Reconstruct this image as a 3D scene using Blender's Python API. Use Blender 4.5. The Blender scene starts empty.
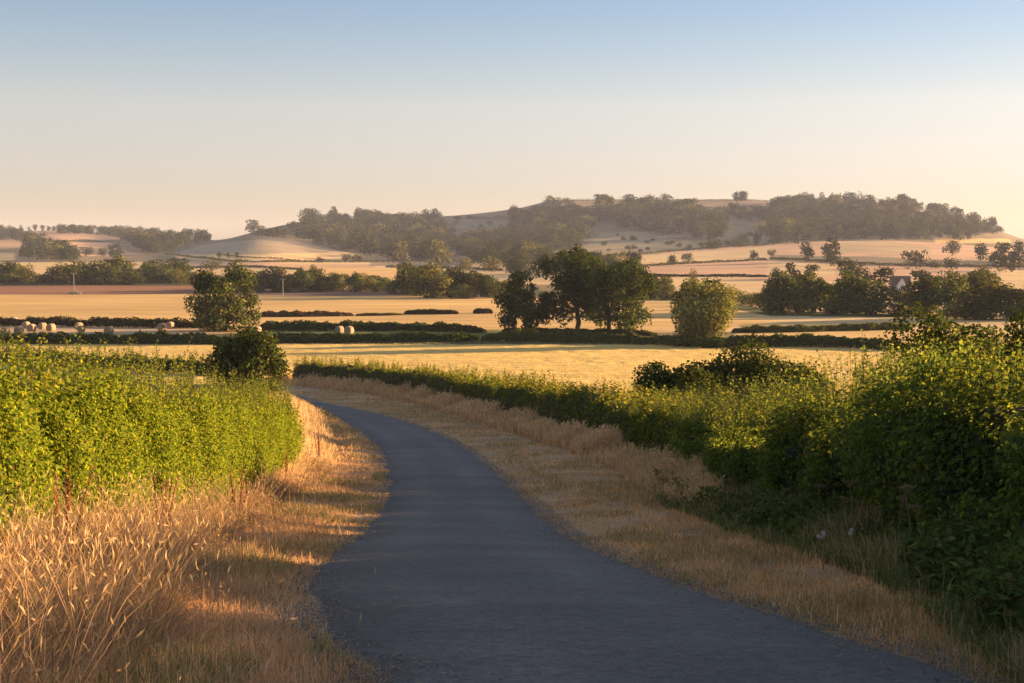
import bpy, math
import numpy as np

SEED = 11
rng = np.random.default_rng(SEED)
F, CX, CY, YH = 1422.0, 512.0, 341.5, 250.0
TH = math.atan((CY - YH) / F)
CT, ST = math.cos(TH), math.sin(TH)
SUN_EL, SUN_AZ = math.radians(8.0), math.radians(21.0)      # azimuth from +X towards +Y

scene = bpy.context.scene
C = scene.collection


# ------------------------------------------------------------------ camera maths (used once, to lay the place out)
def ray(px, py):
    a = (np.asarray(px, float) - CX) / F
    b = (CY - np.asarray(py, float)) / F
    return np.stack([a + 0 * b, CT + b * ST + 0 * a, -ST + b * CT + 0 * a], -1)


def project(X, Y, Z):
    d = Y * CT - Z * ST
    d = np.where(d < 0.1, 0.1, d)
    return CX + F * X / d, CY - F * (Y * ST + Z * CT) / d


def pchip(xk, yk, x):
    xk = np.asarray(xk, float); yk = np.asarray(yk, float); x = np.asarray(x, float)
    h = np.diff(xk); dl = np.diff(yk) / h
    m = np.zeros_like(yk)
    m[1:-1] = np.where(dl[:-1] * dl[1:] > 0, 2 * dl[:-1] * dl[1:] / np.where(dl[:-1] + dl[1:] == 0, 1, dl[:-1] + dl[1:]), 0)
    m[0] = dl[0]; m[-1] = dl[-1]
    i = np.clip(np.searchsorted(xk, x) - 1, 0, len(h) - 1)
    t = np.clip((x - xk[i]) / h[i], 0, 1)
    t2, t3 = t * t, t * t * t
    return ((2 * t3 - 3 * t2 + 1) * yk[i] + (t3 - 2 * t2 + t) * h[i] * m[i] + (-2 * t3 + 3 * t2) * yk[i + 1] + (t3 - t2) * h[i] * m[i + 1])


def vnoise(p, seed=0):
    p = np.asarray(p, float)
    i = np.floor(p).astype(np.int64); f = p - i; f = f * f * (3 - 2 * f)
    out = 0
    for dx in (0, 1):
        for dy in (0, 1):
            for dz in (0, 1):
                n = (i[..., 0] + dx) * 374761393 + (i[..., 1] + dy) * 668265263 + (i[..., 2] + dz) * 2147483647 + seed * 974711
                n = (n ^ (n >> 13)) * 1274126177 & 0xFFFFFFFF
                n = (n ^ (n >> 16)) & 0xFFFF
                w = (f[..., 0] if dx else 1 - f[..., 0]) * (f[..., 1] if dy else 1 - f[..., 1]) * (f[..., 2] if dz else 1 - f[..., 2])
                out = out + w * (n / 65535.0)
    return out


# ------------------------------------------------------------------ terrain
YK = [-40, 0, 8.15, 10.9, 12.7, 15.3, 20.5, 27, 35, 43, 58, 80, 95, 120, 150, 190, 240, 5000]
ZK = [1.6, -1.7, -2.4, -2.73, -3.0, -3.4, -4.2, -5.05, -5.95, -6.65, -7.75, -9.05, -9.9, -11.1, -12.0, -12.5, -12.5, -12.5]


def zp(Y):
    return pchip(YK, ZK, Y)


COLS = [-1500, -700, -300, -100, 0, 60, 120, 180, 220, 262, 320, 380, 440, 512, 560, 640, 740, 800, 870, 950, 1000, 1024, 1100, 1300, 1800, 2500]
FARY = [800, 1000, 1300, 1600, 2000]
TAB = [[271, 264, 258, 255, 252], [271, 264, 258, 253, 250], [270, 262, 254, 248, 240], [270, 262, 252, 244, 235], [270, 263, 252, 242, 233.5],
       [270, 263, 252, 241, 230.5], [270, 264, 255, 245, 234.5], [269, 262, 252, 245, 238], [268, 259, 247, 241.5, 240],
       [267, 257, 241, 236, 229.5], [268, 261, 247, 236, 220], [269, 263, 252, 238, 218], [270, 264, 254, 238, 217],
       [270, 263, 252, 235, 210.5], [269, 261, 250, 232, 201], [268, 260, 249, 230, 200], [267, 258, 247, 228, 200],
       [266, 256, 245, 228, 206], [266, 255, 244, 228, 205], [267, 257, 246, 233, 218], [268, 259, 249, 240, 232],
       [269, 260, 251, 245, 240], [270, 262, 255, 251, 247.5], [270, 264, 258, 254, 252], [271, 265, 259, 256, 254], [271, 265, 259, 256, 254]]
TY = np.array([300, 444, 600] + FARY + [2300, 2800, 3600, 5200], float)
tab = []
for row in TAB:
    z2000 = (YH - row[-1]) / F * 2000
    t = [-12.5 / 300, -12.5 / 444, -12.3 / 600] + [(YH - r) / F for r in row] + [(z2000 * .82 - 2) / 2300, (z2000 * .4 - 5) / 2800, -9 / 3600, -9 / 5200]
    tab.append(t)
tab = np.array(tab)
UC = (np.array(COLS, float) - CX) / F
ug = np.linspace(-1.5, 1.5, 601)
yg = np.concatenate([np.linspace(300, 2400, 421), np.linspace(2410, 5200, 120)])
tmp = np.stack([pchip(UC, tab[:, j], ug) for j in range(len(TY))], 1)
GRID = np.stack([pchip(TY, tmp[i], yg) for i in range(len(ug))], 0)
gx, gy = np.meshgrid(ug, yg, indexing='ij')
hn = (vnoise(np.stack([gx * gy / 160.0, gy / 160.0, 0 * gx], -1), 3) - .5) * 5 + (vnoise(np.stack([gx * gy / 60.0, gy / 60.0, 0 * gx], -1), 5) - .5) * 2
GRID = GRID + hn * np.clip((gy - 800) / 500, 0, 1) * .6 / gy


def far_t(u, Y):
    iu = np.clip((u - ug[0]) / (ug[1] - ug[0]), 0, len(ug) - 1.001); i = iu.astype(int); fu = iu - i
    jy = np.interp(Y, yg, np.arange(len(yg))); j = np.clip(jy.astype(int), 0, len(yg) - 2); fy = jy - j
    return (GRID[i, j] * (1 - fu) * (1 - fy) + GRID[i + 1, j] * fu * (1 - fy) + GRID[i, j + 1] * (1 - fu) * fy + GRID[i + 1, j + 1] * fu * fy)


def G(X, Y):
    X = np.asarray(X, float); Y = np.asarray(Y, float)
    near = zp(Y)
    Ys = np.maximum(Y, 1.0)
    far = Y * far_t(np.clip(X / Ys, -1.49, 1.49), np.maximum(Y, 300.0))
    w = np.clip((Y - 300) / 120, 0, 1)
    z = near * (1 - w) + far * w
    bump = (vnoise(np.stack([X * .9, Y * .9, 0 * X], -1), 9) - .5) * .10
    rd = ROADD(X, Y)
    z = z + np.where(Y < 200, np.clip((rd - .05) / 1.4, 0, 1) * (.10 + bump), 0)
    return z


YS = np.concatenate([np.arange(4, 60, .1), np.arange(60, 250, .4), np.arange(250, 2300, 1.5)])


def gpt(px, py, base=True):
    """where the ray through a pixel meets the ground"""
    d = ray(px, py)
    s = YS / d[1]
    f = G0(d[0] * s, YS) - d[2] * s
    k = np.argmax(f > 0)
    if f[k] <= 0:
        k = len(YS) - 1
        t = 1
    elif k == 0:
        t = 0; k = 1
    else:
        t = f[k - 1] / (f[k - 1] - f[k])
    y = YS[k - 1] * (1 - t) + YS[k] * t
    s = y / d[1]
    return float(d[0] * s), float(y)


def G0(X, Y):
    near = zp(Y)
    far = Y * far_t(np.clip(X / np.maximum(Y, 1), -1.49, 1.49), np.maximum(Y, 300.0))
    w = np.clip((Y - 300) / 120, 0, 1)
    return near * (1 - w) + far * w


def ztop(px, py, Y):
    d = ray(px, py)
    return float(d[2] * Y / d[1])


# ------------------------------------------------------------------ road centre line
L_PX = [(373, 676), (348, 647), (328, 613), (315, 588), (326, 566), (344, 543), (364, 530), (373, 520), (386, 494), (386, 474), (384, 458), (374, 444), (360, 432), (337, 418), (320, 409)]
R_PX = [(978, 681.5), (923, 665), (851, 640), (780, 617), (743, 604), (700, 591.6), (635, 565), (588, 546), (549, 522), (526, 501), (502, 477.5), (481, 459), (451, 440), (434, 433), (415, 425), (391.5, 417.5), (368, 412), (345, 407), (321, 402.6), (302.5, 397)]


def smooth_curve(P, n, it=2):
    P = np.array(P, float)
    s = np.concatenate([[0], np.cumsum(np.linalg.norm(np.diff(P, axis=0), axis=1))])
    q = np.linspace(0, s[-1], n)
    Q = np.stack([pchip(s, P[:, k], q) for k in range(2)], 1)
    for _ in range(it):
        Q[1:-1] = .25 * Q[:-2] + .5 * Q[1:-1] + .25 * Q[2:]
    return Q


Lw = [gpt(*p) for p in L_PX]; Rw = [gpt(*p) for p in R_PX]
l0, r0 = np.array(Lw[0]), np.array(Rw[0])
Lw = [(l0[0] + .33 * 14, l0[1] - 22), (l0[0] + .33 * 4, l0[1] - 5)] + Lw + [(-16.5, 97), (-23, 107), (-33, 114.5), (-60, 122), (-120, 128)]
Rw = [(r0[0] + .33 * 14, r0[1] - 22), (r0[0] + .33 * 4, r0[1] - 5)] + Rw + [(-20.5, 106), (-31.5, 115), (-59.5, 124.6), (-120, 131)]
NR = 420
RL = smooth_curve(Lw, NR, 8); RR = smooth_curve(Rw, NR, 12)
jag = (vnoise(np.stack([np.arange(NR) * .5, np.zeros(NR), np.zeros(NR)], -1), 2) - .5) * .12
jag += (vnoise(np.stack([np.arange(NR) * 1.7, np.zeros(NR) + 3, np.zeros(NR)], -1), 6) - .5) * .14
RL[:, 0] += jag - .16 * np.exp(-((RL[:, 1] - 12.0) / 4.0) ** 2)
RR[:, 0] += (vnoise(np.stack([np.arange(NR) * 1.7, np.zeros(NR) + 5, np.zeros(NR)], -1), 8) - .5) * .14
RR[:, 0] += (vnoise(np.stack([np.arange(NR) * .5, np.ones(NR) * 7.3, np.zeros(NR)], -1), 4) - .5) * .12


def seg_dist(X, Y, P):
    X = np.asarray(X, float); Y = np.asarray(Y, float)
    P = P[::4]
    best = np.full(X.shape, 1e9)
    for k in range(len(P) - 1):
        a = P[k]; b = P[k + 1]; d = b - a; L = max((d ** 2).sum(), 1e-6)
        t = np.clip(((X - a[0]) * d[0] + (Y - a[1]) * d[1]) / L, 0, 1)
        best = np.minimum(best, (X - a[0] - t * d[0]) ** 2 + (Y - a[1] - t * d[1]) ** 2)
    return np.sqrt(best)


def poly_in(X, Y, P):
    X = np.asarray(X, float); Y = np.asarray(Y, float)
    ins = np.zeros(X.shape, bool); n = len(P)
    for i in range(n):
        x0, y0 = P[i]; x1, y1 = P[(i + 1) % n]
        if y0 == y1: continue
        c = ((y0 > Y) != (y1 > Y)) & (X < (x1 - x0) * (Y - y0) / (y1 - y0) + x0)
        ins ^= c
    return ins


# signed distance to the road on a lookup grid
_gx = np.arange(-50, 30, .25); _gy = np.arange(-12, 132, .4)
_GX, _GY = np.meshgrid(_gx, _gy, indexing='ij')
_RP = np.concatenate([RL[::4], RR[::-4]])
_SD = np.minimum(seg_dist(_GX, _GY, RL), seg_dist(_GX, _GY, RR))
_SD = np.where(poly_in(_GX, _GY, _RP), -_SD, _SD)


def ROADD(X, Y):
    X = np.asarray(X, float); Y = np.asarray(Y, float)
    fx = np.clip((X - _gx[0]) / .25, 0, len(_gx) - 1.001); fy = np.clip((Y - _gy[0]) / .4, 0, len(_gy) - 1.001)
    i = fx.astype(int); j = fy.astype(int); fx = fx - i; fy = fy - j
    return _SD[i, j] * (1 - fx) * (1 - fy) + _SD[i + 1, j] * fx * (1 - fy) + _SD[i, j + 1] * (1 - fx) * fy + _SD[i + 1, j + 1] * fx * fy


# ------------------------------------------------------------------ mesh helpers
def make_mesh(name, V, Q, col=None, mats=(), mi=None, smooth=True):
    V = np.asarray(V, np.float32).reshape(-1, 3); Q = np.asarray(Q, np.int32)
    me = bpy.data.meshes.new(name)
    me.vertices.add(len(V)); me.vertices.foreach_set('co', V.ravel())
    k = Q.shape[1]
    me.loops.add(Q.size); me.loops.foreach_set('vertex_index', Q.ravel())
    me.polygons.add(len(Q)); me.polygons.foreach_set('loop_start', np.arange(0, Q.size, k, dtype=np.int32))
    if mi is not None:
        me.polygons.foreach_set('material_index', np.asarray(mi, np.int32))
    if not smooth:
        me.attributes.new('sharp_face', 'BOOLEAN', 'FACE').data.foreach_set('value', np.ones(len(Q), bool))
    if col is not None:
        c = np.ones((len(V), 4), np.float32); c[:, :3] = col
        me.attributes.new('Col', 'FLOAT_COLOR', 'POINT').data.foreach_set('color', c.ravel())
    me.update(calc_edges=True)
    for m in mats: me.materials.append(m)
    return me


def link(name, me, parent=None, loc=None):
    o = bpy.data.objects.new(name, me); C.objects.link(o)
    if parent is not None: o.parent = parent
    if loc is not None: o.location = loc
    return o


def tag(o, label=None, cat=None, group=None, kind=None):
    if label: o['label'] = label
    if cat: o['category'] = cat
    if group: o['group'] = group
    if kind: o['kind'] = kind
    return o


def unit(v):
    return v / np.maximum(np.linalg.norm(v, axis=-1, keepdims=True), 1e-9)


def leaf_quads(c, n, L, W, fold=.18, r=rng):
    """one folded rhombic leaf per centre"""
    m = len(c)
    n = unit(n)
    t = unit(np.cross(n, unit(r.normal(size=(m, 3)))))
    b = np.cross(n, t)
    L = np.broadcast_to(np.asarray(L, float), (m,))[:, None]; W = np.broadcast_to(np.asarray(W, float), (m,))[:, None]
    V = np.empty((m, 4, 3))
    V[:, 0] = c - t * L / 2
    V[:, 1] = c + b * W / 2 + n * W * fold + t * L * .06
    V[:, 2] = c + t * L / 2 - n * L * .08
    V[:, 3] = c - b * W / 2 + n * W * fold + t * L * .06
    return V.reshape(-1, 3), np.arange(m * 4).reshape(m, 4)


def tint(m, base, var=.22, alt=None, altf=.0, r=rng):
    """per-leaf albedo, four vertices each"""
    c = np.array(base)[None] * (1 + var * r.normal(size=(m, 1)).clip(-1.8, 1.8)) * (1 + .06 * r.normal(size=(m, 3)))
    if alt is not None:
        k = r.random(m) < altf
        c[k] = np.array(alt)[None] * (1 + var * r.normal(size=(k.sum(), 1)).clip(-1.8, 1.8))
    return np.repeat(c.clip(.004, .9), 4, 0)


def tube(P, R, n=6):
    P = np.asarray(P, float); k = len(P)
    T = np.gradient(P, axis=0); T = unit(T)
    ref = np.array([0.31, .95, .05]) if abs(T[0][2]) > .7 else np.array([0, 0, 1.0])
    A = unit(np.cross(T, ref)); B = np.cross(T, A)
    an = np.linspace(0, 2 * np.pi, n, endpoint=False)
    V = P[:, None] + np.asarray(R)[:, None, None] * (np.cos(an)[None, :, None] * A[:, None] + np.sin(an)[None, :, None] * B[:, None])
    i = np.arange(k - 1)[:, None] * n; j = np.arange(n)[None]
    j2 = (j + 1) % n
    Q = np.stack([i + j, i + j2, i + n + j2, i + n + j], -1).reshape(-1, 4)
    return V.reshape(-1, 3), Q


def cat_mesh(parts):
    Vs, Qs, o = [], [], 0
    for V, Q in parts:
        Vs.append(V); Qs.append(Q + o); o += len(V)
    return np.concatenate(Vs), np.concatenate(Qs)


# ------------------------------------------------------------------ materials
def new_mat(name):
    m = bpy.data.materials.new(name); m.use_nodes = True
    nt = m.node_tree
    for n in list(nt.nodes): nt.nodes.remove(n)
    out = nt.nodes.new('ShaderNodeOutputMaterial')
    return m, nt, out


def leaf_mat(name, transl=.45, gloss=.06, tcol=(1.25, 1.1, .45)):
    m, nt, out = new_mat(name); N = nt.nodes.new; K = nt.links.new
    a = N('ShaderNodeAttribute'); a.attribute_name = 'Col'
    d = N('ShaderNodeBsdfDiffuse'); t = N('ShaderNodeBsdfTranslucent'); g = N('ShaderNodeBsdfGlossy')
    g.inputs['Roughness'].default_value = .45
    mul = N('ShaderNodeMixRGB'); mul.blend_type = 'MULTIPLY'; mul.inputs[0].default_value = 1; mul.inputs[2].default_value = (*tcol, 1)
    K(a.outputs['Color'], d.inputs['Color']); K(a.outputs['Color'], mul.inputs[1]); K(mul.outputs[0], t.inputs['Color'])
    m1 = N('ShaderNodeMixShader'); m1.inputs[0].default_value = transl
    m2 = N('ShaderNodeMixShader'); m2.inputs[0].default_value = gloss
    K(d.outputs[0], m1.inputs[1]); K(t.outputs[0], m1.inputs[2]); K(m1.outputs[0], m2.inputs[1]); K(g.outputs[0], m2.inputs[2])
    K(m2.outputs[0], out.inputs['Surface'])
    return m


def simple_mat(name, col, rough=.85, noise=.3, scale=6.0, bump=.0):
    m, nt, out = new_mat(name); N = nt.nodes.new; K = nt.links.new
    p = N('ShaderNodeBsdfPrincipled'); p.inputs['Roughness'].default_value = rough
    p.inputs['Specular IOR Level'].default_value = .25
    tc = N('ShaderNodeTexCoord'); nz = N('ShaderNodeTexNoise'); nz.inputs['Scale'].default_value = scale; nz.inputs['Detail'].default_value = 5
    K(tc.outputs['Object'], nz.inputs['Vector'])
    mx = N('ShaderNodeMixRGB'); mx.inputs[1].default_value = (*[c * (1 - noise) for c in col], 1); mx.inputs[2].default_value = (*[min(1, c * (1 + noise)) for c in col], 1)
    K(nz.outputs['Fac'], mx.inputs[0]); K(mx.outputs[0], p.inputs['Base Color'])
    if bump:
        b = N('ShaderNodeBump'); b.inputs['Strength'].default_value = bump; b.inputs['Distance'].default_value = .02
        K(nz.outputs['Fac'], b.inputs['Height']); K(b.outputs[0], p.inputs['Normal'])
    K(p.outputs[0], out.inputs['Surface'])
    return m


M_LEAF = leaf_mat('hedge_leaf', .58, 0)
M_TREE = leaf_mat('tree_leaf', .28, 0)
M_GRASS = leaf_mat('dry_grass', .45, 0, (1.1, 1.0, .7))
M_BARK = simple_mat('bark', (.075, .055, .04), .95, .4, 5, .5)
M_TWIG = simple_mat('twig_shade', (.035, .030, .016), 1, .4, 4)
M_FAR = leaf_mat('far_leaf', .25, 0)


def ground_mat():
    m, nt, out = new_mat('ground_fields'); N = nt.nodes.new; K = nt.links.new
    a = N('ShaderNodeAttribute'); a.attribute_name = 'Col'
    g = N('ShaderNodeNewGeometry')
    p = N('ShaderNodeBsdfPrincipled'); p.inputs['Roughness'].default_value = 1; p.inputs['Specular IOR Level'].default_value = .05

    def noise(scale, sx=1, sy=1, det=4, rough=.55):
        mp = N('ShaderNodeMapping'); mp.inputs['Scale'].default_value = (sx, sy, 1)
        nz = N('ShaderNodeTexNoise'); nz.inputs['Scale'].default_value = scale; nz.inputs['Detail'].default_value = det; nz.inputs['Roughness'].default_value = rough
        K(g.outputs['Position'], mp.inputs['Vector']); K(mp.outputs[0], nz.inputs['Vector'])
        return nz

    def ramp(node, lo, hi, a0=.3, a1=.7):
        r = N('ShaderNodeMapRange'); r.inputs['From Min'].default_value = a0; r.inputs['From Max'].default_value = a1
        r.inputs['To Min'].default_value = lo; r.inputs['To Max'].default_value = hi
        K(node.outputs['Fac'], r.inputs['Value']); return r

    n1 = ramp(noise(.02, 1, 1, 3), .88, 1.10)
    n2 = ramp(noise(1.0, .03, .55, 5), .68, 1.2)       # drill rows and swath lines along the field
    n3 = ramp(noise(6, 1, 1, 4, .7), .80, 1.16)
    n4 = ramp(noise(.12, .22, 1.3, 3), .90, 1.08)
    mm = None
    for q in (n1, n2, n3, n4):
        if mm is None: mm = q; continue
        x = N('ShaderNodeMath'); x.operation = 'MULTIPLY'; K(mm.outputs[0], x.inputs[0]); K(q.outputs[0], x.inputs[1]); mm = x
    v = N('ShaderNodeMixRGB'); v.blend_type = 'MULTIPLY'; v.inputs[0].default_value = 1
    K(a.outputs['Color'], v.inputs[1]); K(mm.outputs[0], v.inputs[2]); K(v.outputs[0], p.inputs['Base Color'])
    b = N('ShaderNodeBump'); b.inputs['Strength'].default_value = .35; b.inputs['Distance'].default_value = .05
    K(n3.outputs[0], b.inputs['Height']); K(b.outputs[0], p.inputs['Normal'])
    K(p.outputs[0], out.inputs['Surface'])
    return m


def road_mat():
    m, nt, out = new_mat('asphalt'); N = nt.nodes.new; K = nt.links.new
    g = N('ShaderNodeNewGeometry'); at = N('ShaderNodeAttribute'); at.attribute_name = 'Col'
    p = N('ShaderNodeBsdfPrincipled'); p.inputs['Roughness'].default_value = .82; p.inputs['Specular IOR Level'].default_value = .3

    def nz(scale, det, lo, hi, vec=(1, 1, 1), a0=.3, a1=.7):
        mp = N('ShaderNodeMapping'); mp.inputs['Scale'].default_value = vec
        n = N('ShaderNodeTexNoise'); n.inputs['Scale'].default_value = scale; n.inputs['Detail'].default_value = det
        K(g.outputs['Position'], mp.inputs['Vector']); K(mp.outputs[0], n.inputs['Vector'])
        r = N('ShaderNodeMapRange'); r.inputs['From Min'].default_value = a0; r.inputs['From Max'].default_value = a1
        r.inputs['To Min'].default_value = lo; r.inputs['To Max'].default_value = hi
        K(n.outputs['Fac'], r.inputs['Value']); return r
    a = nz(.45, 5, .78, 1.18); b = nz(45, 3, .68, 1.36); c = nz(1.0, 5, .86, 1.12, (.25, 1.6, 1)); e = nz(11, 4, .74, 1.24)
    x = N('ShaderNodeMath'); x.operation = 'MULTIPLY'; K(a.outputs[0], x.inputs[0]); K(b.outputs[0], x.inputs[1])
    y = N('ShaderNodeMath'); y.operation = 'MULTIPLY'; K(x.outputs[0], y.inputs[0]); K(c.outputs[0], y.inputs[1])
    z = N('ShaderNodeMath'); z.operation = 'MULTIPLY'; K(y.outputs[0], z.inputs[0]); K(e.outputs[0], z.inputs[1])
    v = N('ShaderNodeMixRGB'); v.blend_type = 'MULTIPLY'; v.inputs[0].default_value = 1
    K(at.outputs['Color'], v.inputs[1]); K(z.outputs[0], v.inputs[2]); K(v.outputs[0], p.inputs['Base Color'])
    bu = N('ShaderNodeBump'); bu.inputs['Strength'].default_value = .5; bu.inputs['Distance'].default_value = .01
    K(b.outputs[0], bu.inputs['Height']); K(bu.outputs[0], p.inputs['Normal'])
    K(p.outputs[0], out.inputs['Surface'])
    return m


# ------------------------------------------------------------------ ground sheet
STRAW = (.58, .36, .13); STRAW_PALE = (.58, .385, .175); STUB = (.52, .34, .18); PINK = (.52, .305, .165)
GRASSB = (.20, .145, .075); GRASSO = (.15, .125, .055); PLOUGH = (.27, .125, .065); DKGRASS = (.07, .075, .025)
VERGE = (.40, .26, .145); BROWN = (.15, .09, .07)
FIELDS = [
    # (colour, polygon in photograph pixels)
    (GRASSB, [(-900, 262), (1900, 262), (1900, 150), (-900, 150)]),
    (STRAW_PALE, [(-900, 262), (-900, 285), (1900, 285), (1900, 262)]),
    (PINK, [(14, 231), (60, 231.5), (118, 234), (128, 238), (121, 240.5), (60, 241), (28, 240)]),
    (PINK, [(50, 242.5), (110, 242.5), (132, 246), (145, 254), (110, 256), (72, 256)]),
    (GRASSB, [(110, 242.5), (132, 246), (145, 254), (120, 250)]),
    (PINK, [(-120, 239), (12, 239), (32, 247), (0, 249.5), (-120, 249)]),
    (STRAW_PALE, [(-80, 252.5), (15, 252.5), (15, 260), (-80, 260)]),
    ((.34, .25, .15), [(172, 254), (200, 246), (228, 241.5), (262, 238.5), (292, 240), (322, 247), (345, 252), (300, 253), (240, 254.5)]),
    (STRAW_PALE, [(172, 254), (240, 254.5), (300, 253), (345, 252), (365, 256.5), (352, 260.5), (250, 261.5), (178, 259)]),
    ((.36, .25, .16), [(182, 259.5), (236, 262), (232, 266.5), (184, 267)]),
    (PINK, [(238, 263), (256, 262.5), (375, 266), (375, 268), (256, 269)]),
    (STRAW, [(320, 267.5), (402, 268.5), (402, 292), (320, 292)]),
    ((.30, .21, .12), [(370, 262), (470, 263), (470, 267), (370, 266)]),
    (STRAW_PALE, [(485, 272), (530, 272), (530, 284), (485, 284)]),
    # right-hand hill fields
    (PINK, [(592, 261), (640, 254.5), (690, 249.5), (768, 245), (830, 241), (872, 240), (930, 243), (1000, 247), (1060, 252), (1060, 280), (768, 281), (592, 281)]),
    (STRAW_PALE, [(600, 263), (640, 256), (770, 247.5), (770, 258.5), (620, 267.5)]),
    (PINK, [(632, 269.5), (768, 261), (768, 276), (650, 275.5)]),
    (STRAW_PALE, [(660, 277.3), (750, 277.3), (750, 282), (660, 282)]),
    ((.42, .28, .14), [(838, 243), (870, 240), (905, 243), (930, 247), (930, 254), (838, 253)]),
    (GRASSB, [(770, 254.5), (870, 257), (1024, 262), (1024, 268), (870, 266), (770, 259.5)]),
    (STRAW_PALE, [(768, 262.5), (835, 265), (835, 276), (768, 276)]),
    (STRAW_PALE, [(992, 270), (1080, 272), (1080, 288), (992, 286)]),
    (STRAW, [(935, 238), (1010, 239), (1010, 243), (935, 243.5)]),
    # pasture and crest of the big hill
    ((.27, .185, .105), [(470, 214), (540, 206), (560, 201.5), (600, 200), (740, 200), (790, 204), (790, 209), (690, 209), (600, 206), (540, 214), (490, 219)]),
    ((.30, .23, .12), [(602, 229), (640, 234), (690, 241), (700, 250), (640, 254), (592, 258), (560, 255), (585, 246)]),
    ((.26, .20, .10), [(725, 218), (770, 220), (800, 236), (770, 243), (705, 246), (720, 236)]),
    ((.27, .20, .12), [(440, 219), (512, 220), (512, 232), (470, 231)]),
    # the plain
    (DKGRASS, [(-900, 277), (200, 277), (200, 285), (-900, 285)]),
    (PLOUGH, [(-900, 285), (196, 285), (230, 286), (230, 294.5), (-900, 294)]),
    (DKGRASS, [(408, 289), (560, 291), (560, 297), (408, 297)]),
    (STRAW_PALE, [(560, 284), (1900, 284), (1900, 326), (560, 333)]),
    (DKGRASS, [(620, 296), (700, 297), (780, 311), (900, 314), (1900, 316), (1900, 319), (900, 317.5), (770, 316), (690, 301), (620, 300)]),
    (STRAW, [(-900, 294), (230, 294.5), (230, 296), (415, 296.5), (560, 299.5), (700, 303), (770, 317), (770, 325), (560, 333), (-900, 333)]),
    (BROWN, [(230, 290), (400, 291), (560, 297), (560, 299), (415, 296.3), (230, 295.8)]),
    (STUB, [(-900, 320), (225, 321), (225, 335), (-900, 335)]),
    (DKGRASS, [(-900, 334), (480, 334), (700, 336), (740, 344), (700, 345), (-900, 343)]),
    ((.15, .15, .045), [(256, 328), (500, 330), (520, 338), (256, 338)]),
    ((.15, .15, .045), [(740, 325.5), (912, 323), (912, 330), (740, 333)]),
    (STRAW, [(735, 333), (912, 330), (1900, 331), (1900, 343), (735, 343)]),
    ((.64, .43, .13), [(-900, 343), (700, 344.5), (900, 350), (1900, 350), (1900, 600), (-900, 600)]),
]

rows = np.concatenate([np.arange(-34, 4, 2.), np.arange(4, 60, .28), np.arange(60, 200, .8), np.arange(200, 500, 2.5), np.geomspace(500, 2100, 250), np.geomspace(2110, 5100, 40)])
uu = np.concatenate([np.linspace(-1, -.46, 40)[:-1], np.arange(-.46, .46, .0011), np.linspace(.46, 1, 40)])
U, YY = np.meshgrid(uu, rows, indexing='ij')
XX = U * (YY + 34)
ZZ = G(XX, YY)
PXX, PYY = project(XX, YY, ZZ)
col = np.zeros(XX.shape + (3,)); col[:] = GRASSB
far = YY > 60
wob = (vnoise(np.stack([XX / 35, YY / 35, 0 * XX], -1), 21) - .5) * 1.2 * np.clip(YY / 400, 0, 1)
wobx = (vnoise(np.stack([XX / 28, YY / 45, 0 * XX + 3], -1), 22) - .5) + .6 * (vnoise(np.stack([XX / 9, YY / 15, 0 * XX + 3], -1), 24) - .5)
woby = (vnoise(np.stack([XX / 28, YY / 45, 0 * XX + 9], -1), 23) - .5) + .6 * (vnoise(np.stack([XX / 9, YY / 15, 0 * XX + 9], -1), 25) - .5)
PASTURE = {(.30, .23, .12), (.26, .20, .10), (.27, .20, .12)}
for c, P in FIELDS:
    k = far & (poly_in(PXX + wobx * 14, PYY + woby * 7, P) if c in PASTURE else poly_in(PXX, PYY + wob, P))
    col[k] = c
for _ in range(2):
    col[1:-1, 1:-1] = .5 * col[1:-1, 1:-1] + .125 * (col[2:, 1:-1] + col[:-2, 1:-1] + col[1:-1, 2:] + col[1:-1, :-2])
# headland, verge and roadside soil (real patches on the ground)
rd = ROADD(XX, YY)
BANK_PX = [(1250, 760), (1130, 680), (1024, 625), (950, 592), (850, 560), (760, 533), (700, 512), (655, 475), (600, 452), (560, 440), (500, 422), (440, 405), (400, 397), (340, 389), (290, 384), (220, 377), (100, 369), (0, 363), (-100, 358)]
BANK = np.array([gpt(*p) for p in BANK_PX])
right = np.interp(YY, BANK[:13, 1], BANK[:13, 0])
beyond = (XX > right + 1.6) & (YY < 110)
k = (YY <= 112) & ~beyond & (rd < 14)
col[k] = VERGE
k = (YY <= 112) & beyond
col[k] = (.64, .43, .13)
k = (YY <= 140) & (XX < right) & (rd >= 14) & (YY < 100)
col[k] = (.30, .22, .09)
k = (YY < 112) & (rd < .28)
col[k] = (.20, .155, .12)
gn = vnoise(np.stack([XX * 1.3, YY * .8, 0 * XX], -1), 31)
k = (YY < 112) & ~beyond & (rd > .2) & (gn > .62)
col[k] = col[k] * .75 + np.array(DKGRASS) * .25
nu, ny = XX.shape
V = np.stack([XX, YY, ZZ], -1).reshape(-1, 3)
ii = np.arange(nu - 1)[:, None] * ny + np.arange(ny - 1)[None]
Q = np.stack([ii, ii + ny, ii + ny + 1, ii + 1], -1).reshape(-1, 4)
M_GROUND = ground_mat()
ground = link('ground', make_mesh('ground', V, Q, col.reshape(-1, 3), [M_GROUND]))
tag(ground, 'rolling farmland of golden stubble fields and dry brown hill pasture', 'ground', kind='structure')

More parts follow.
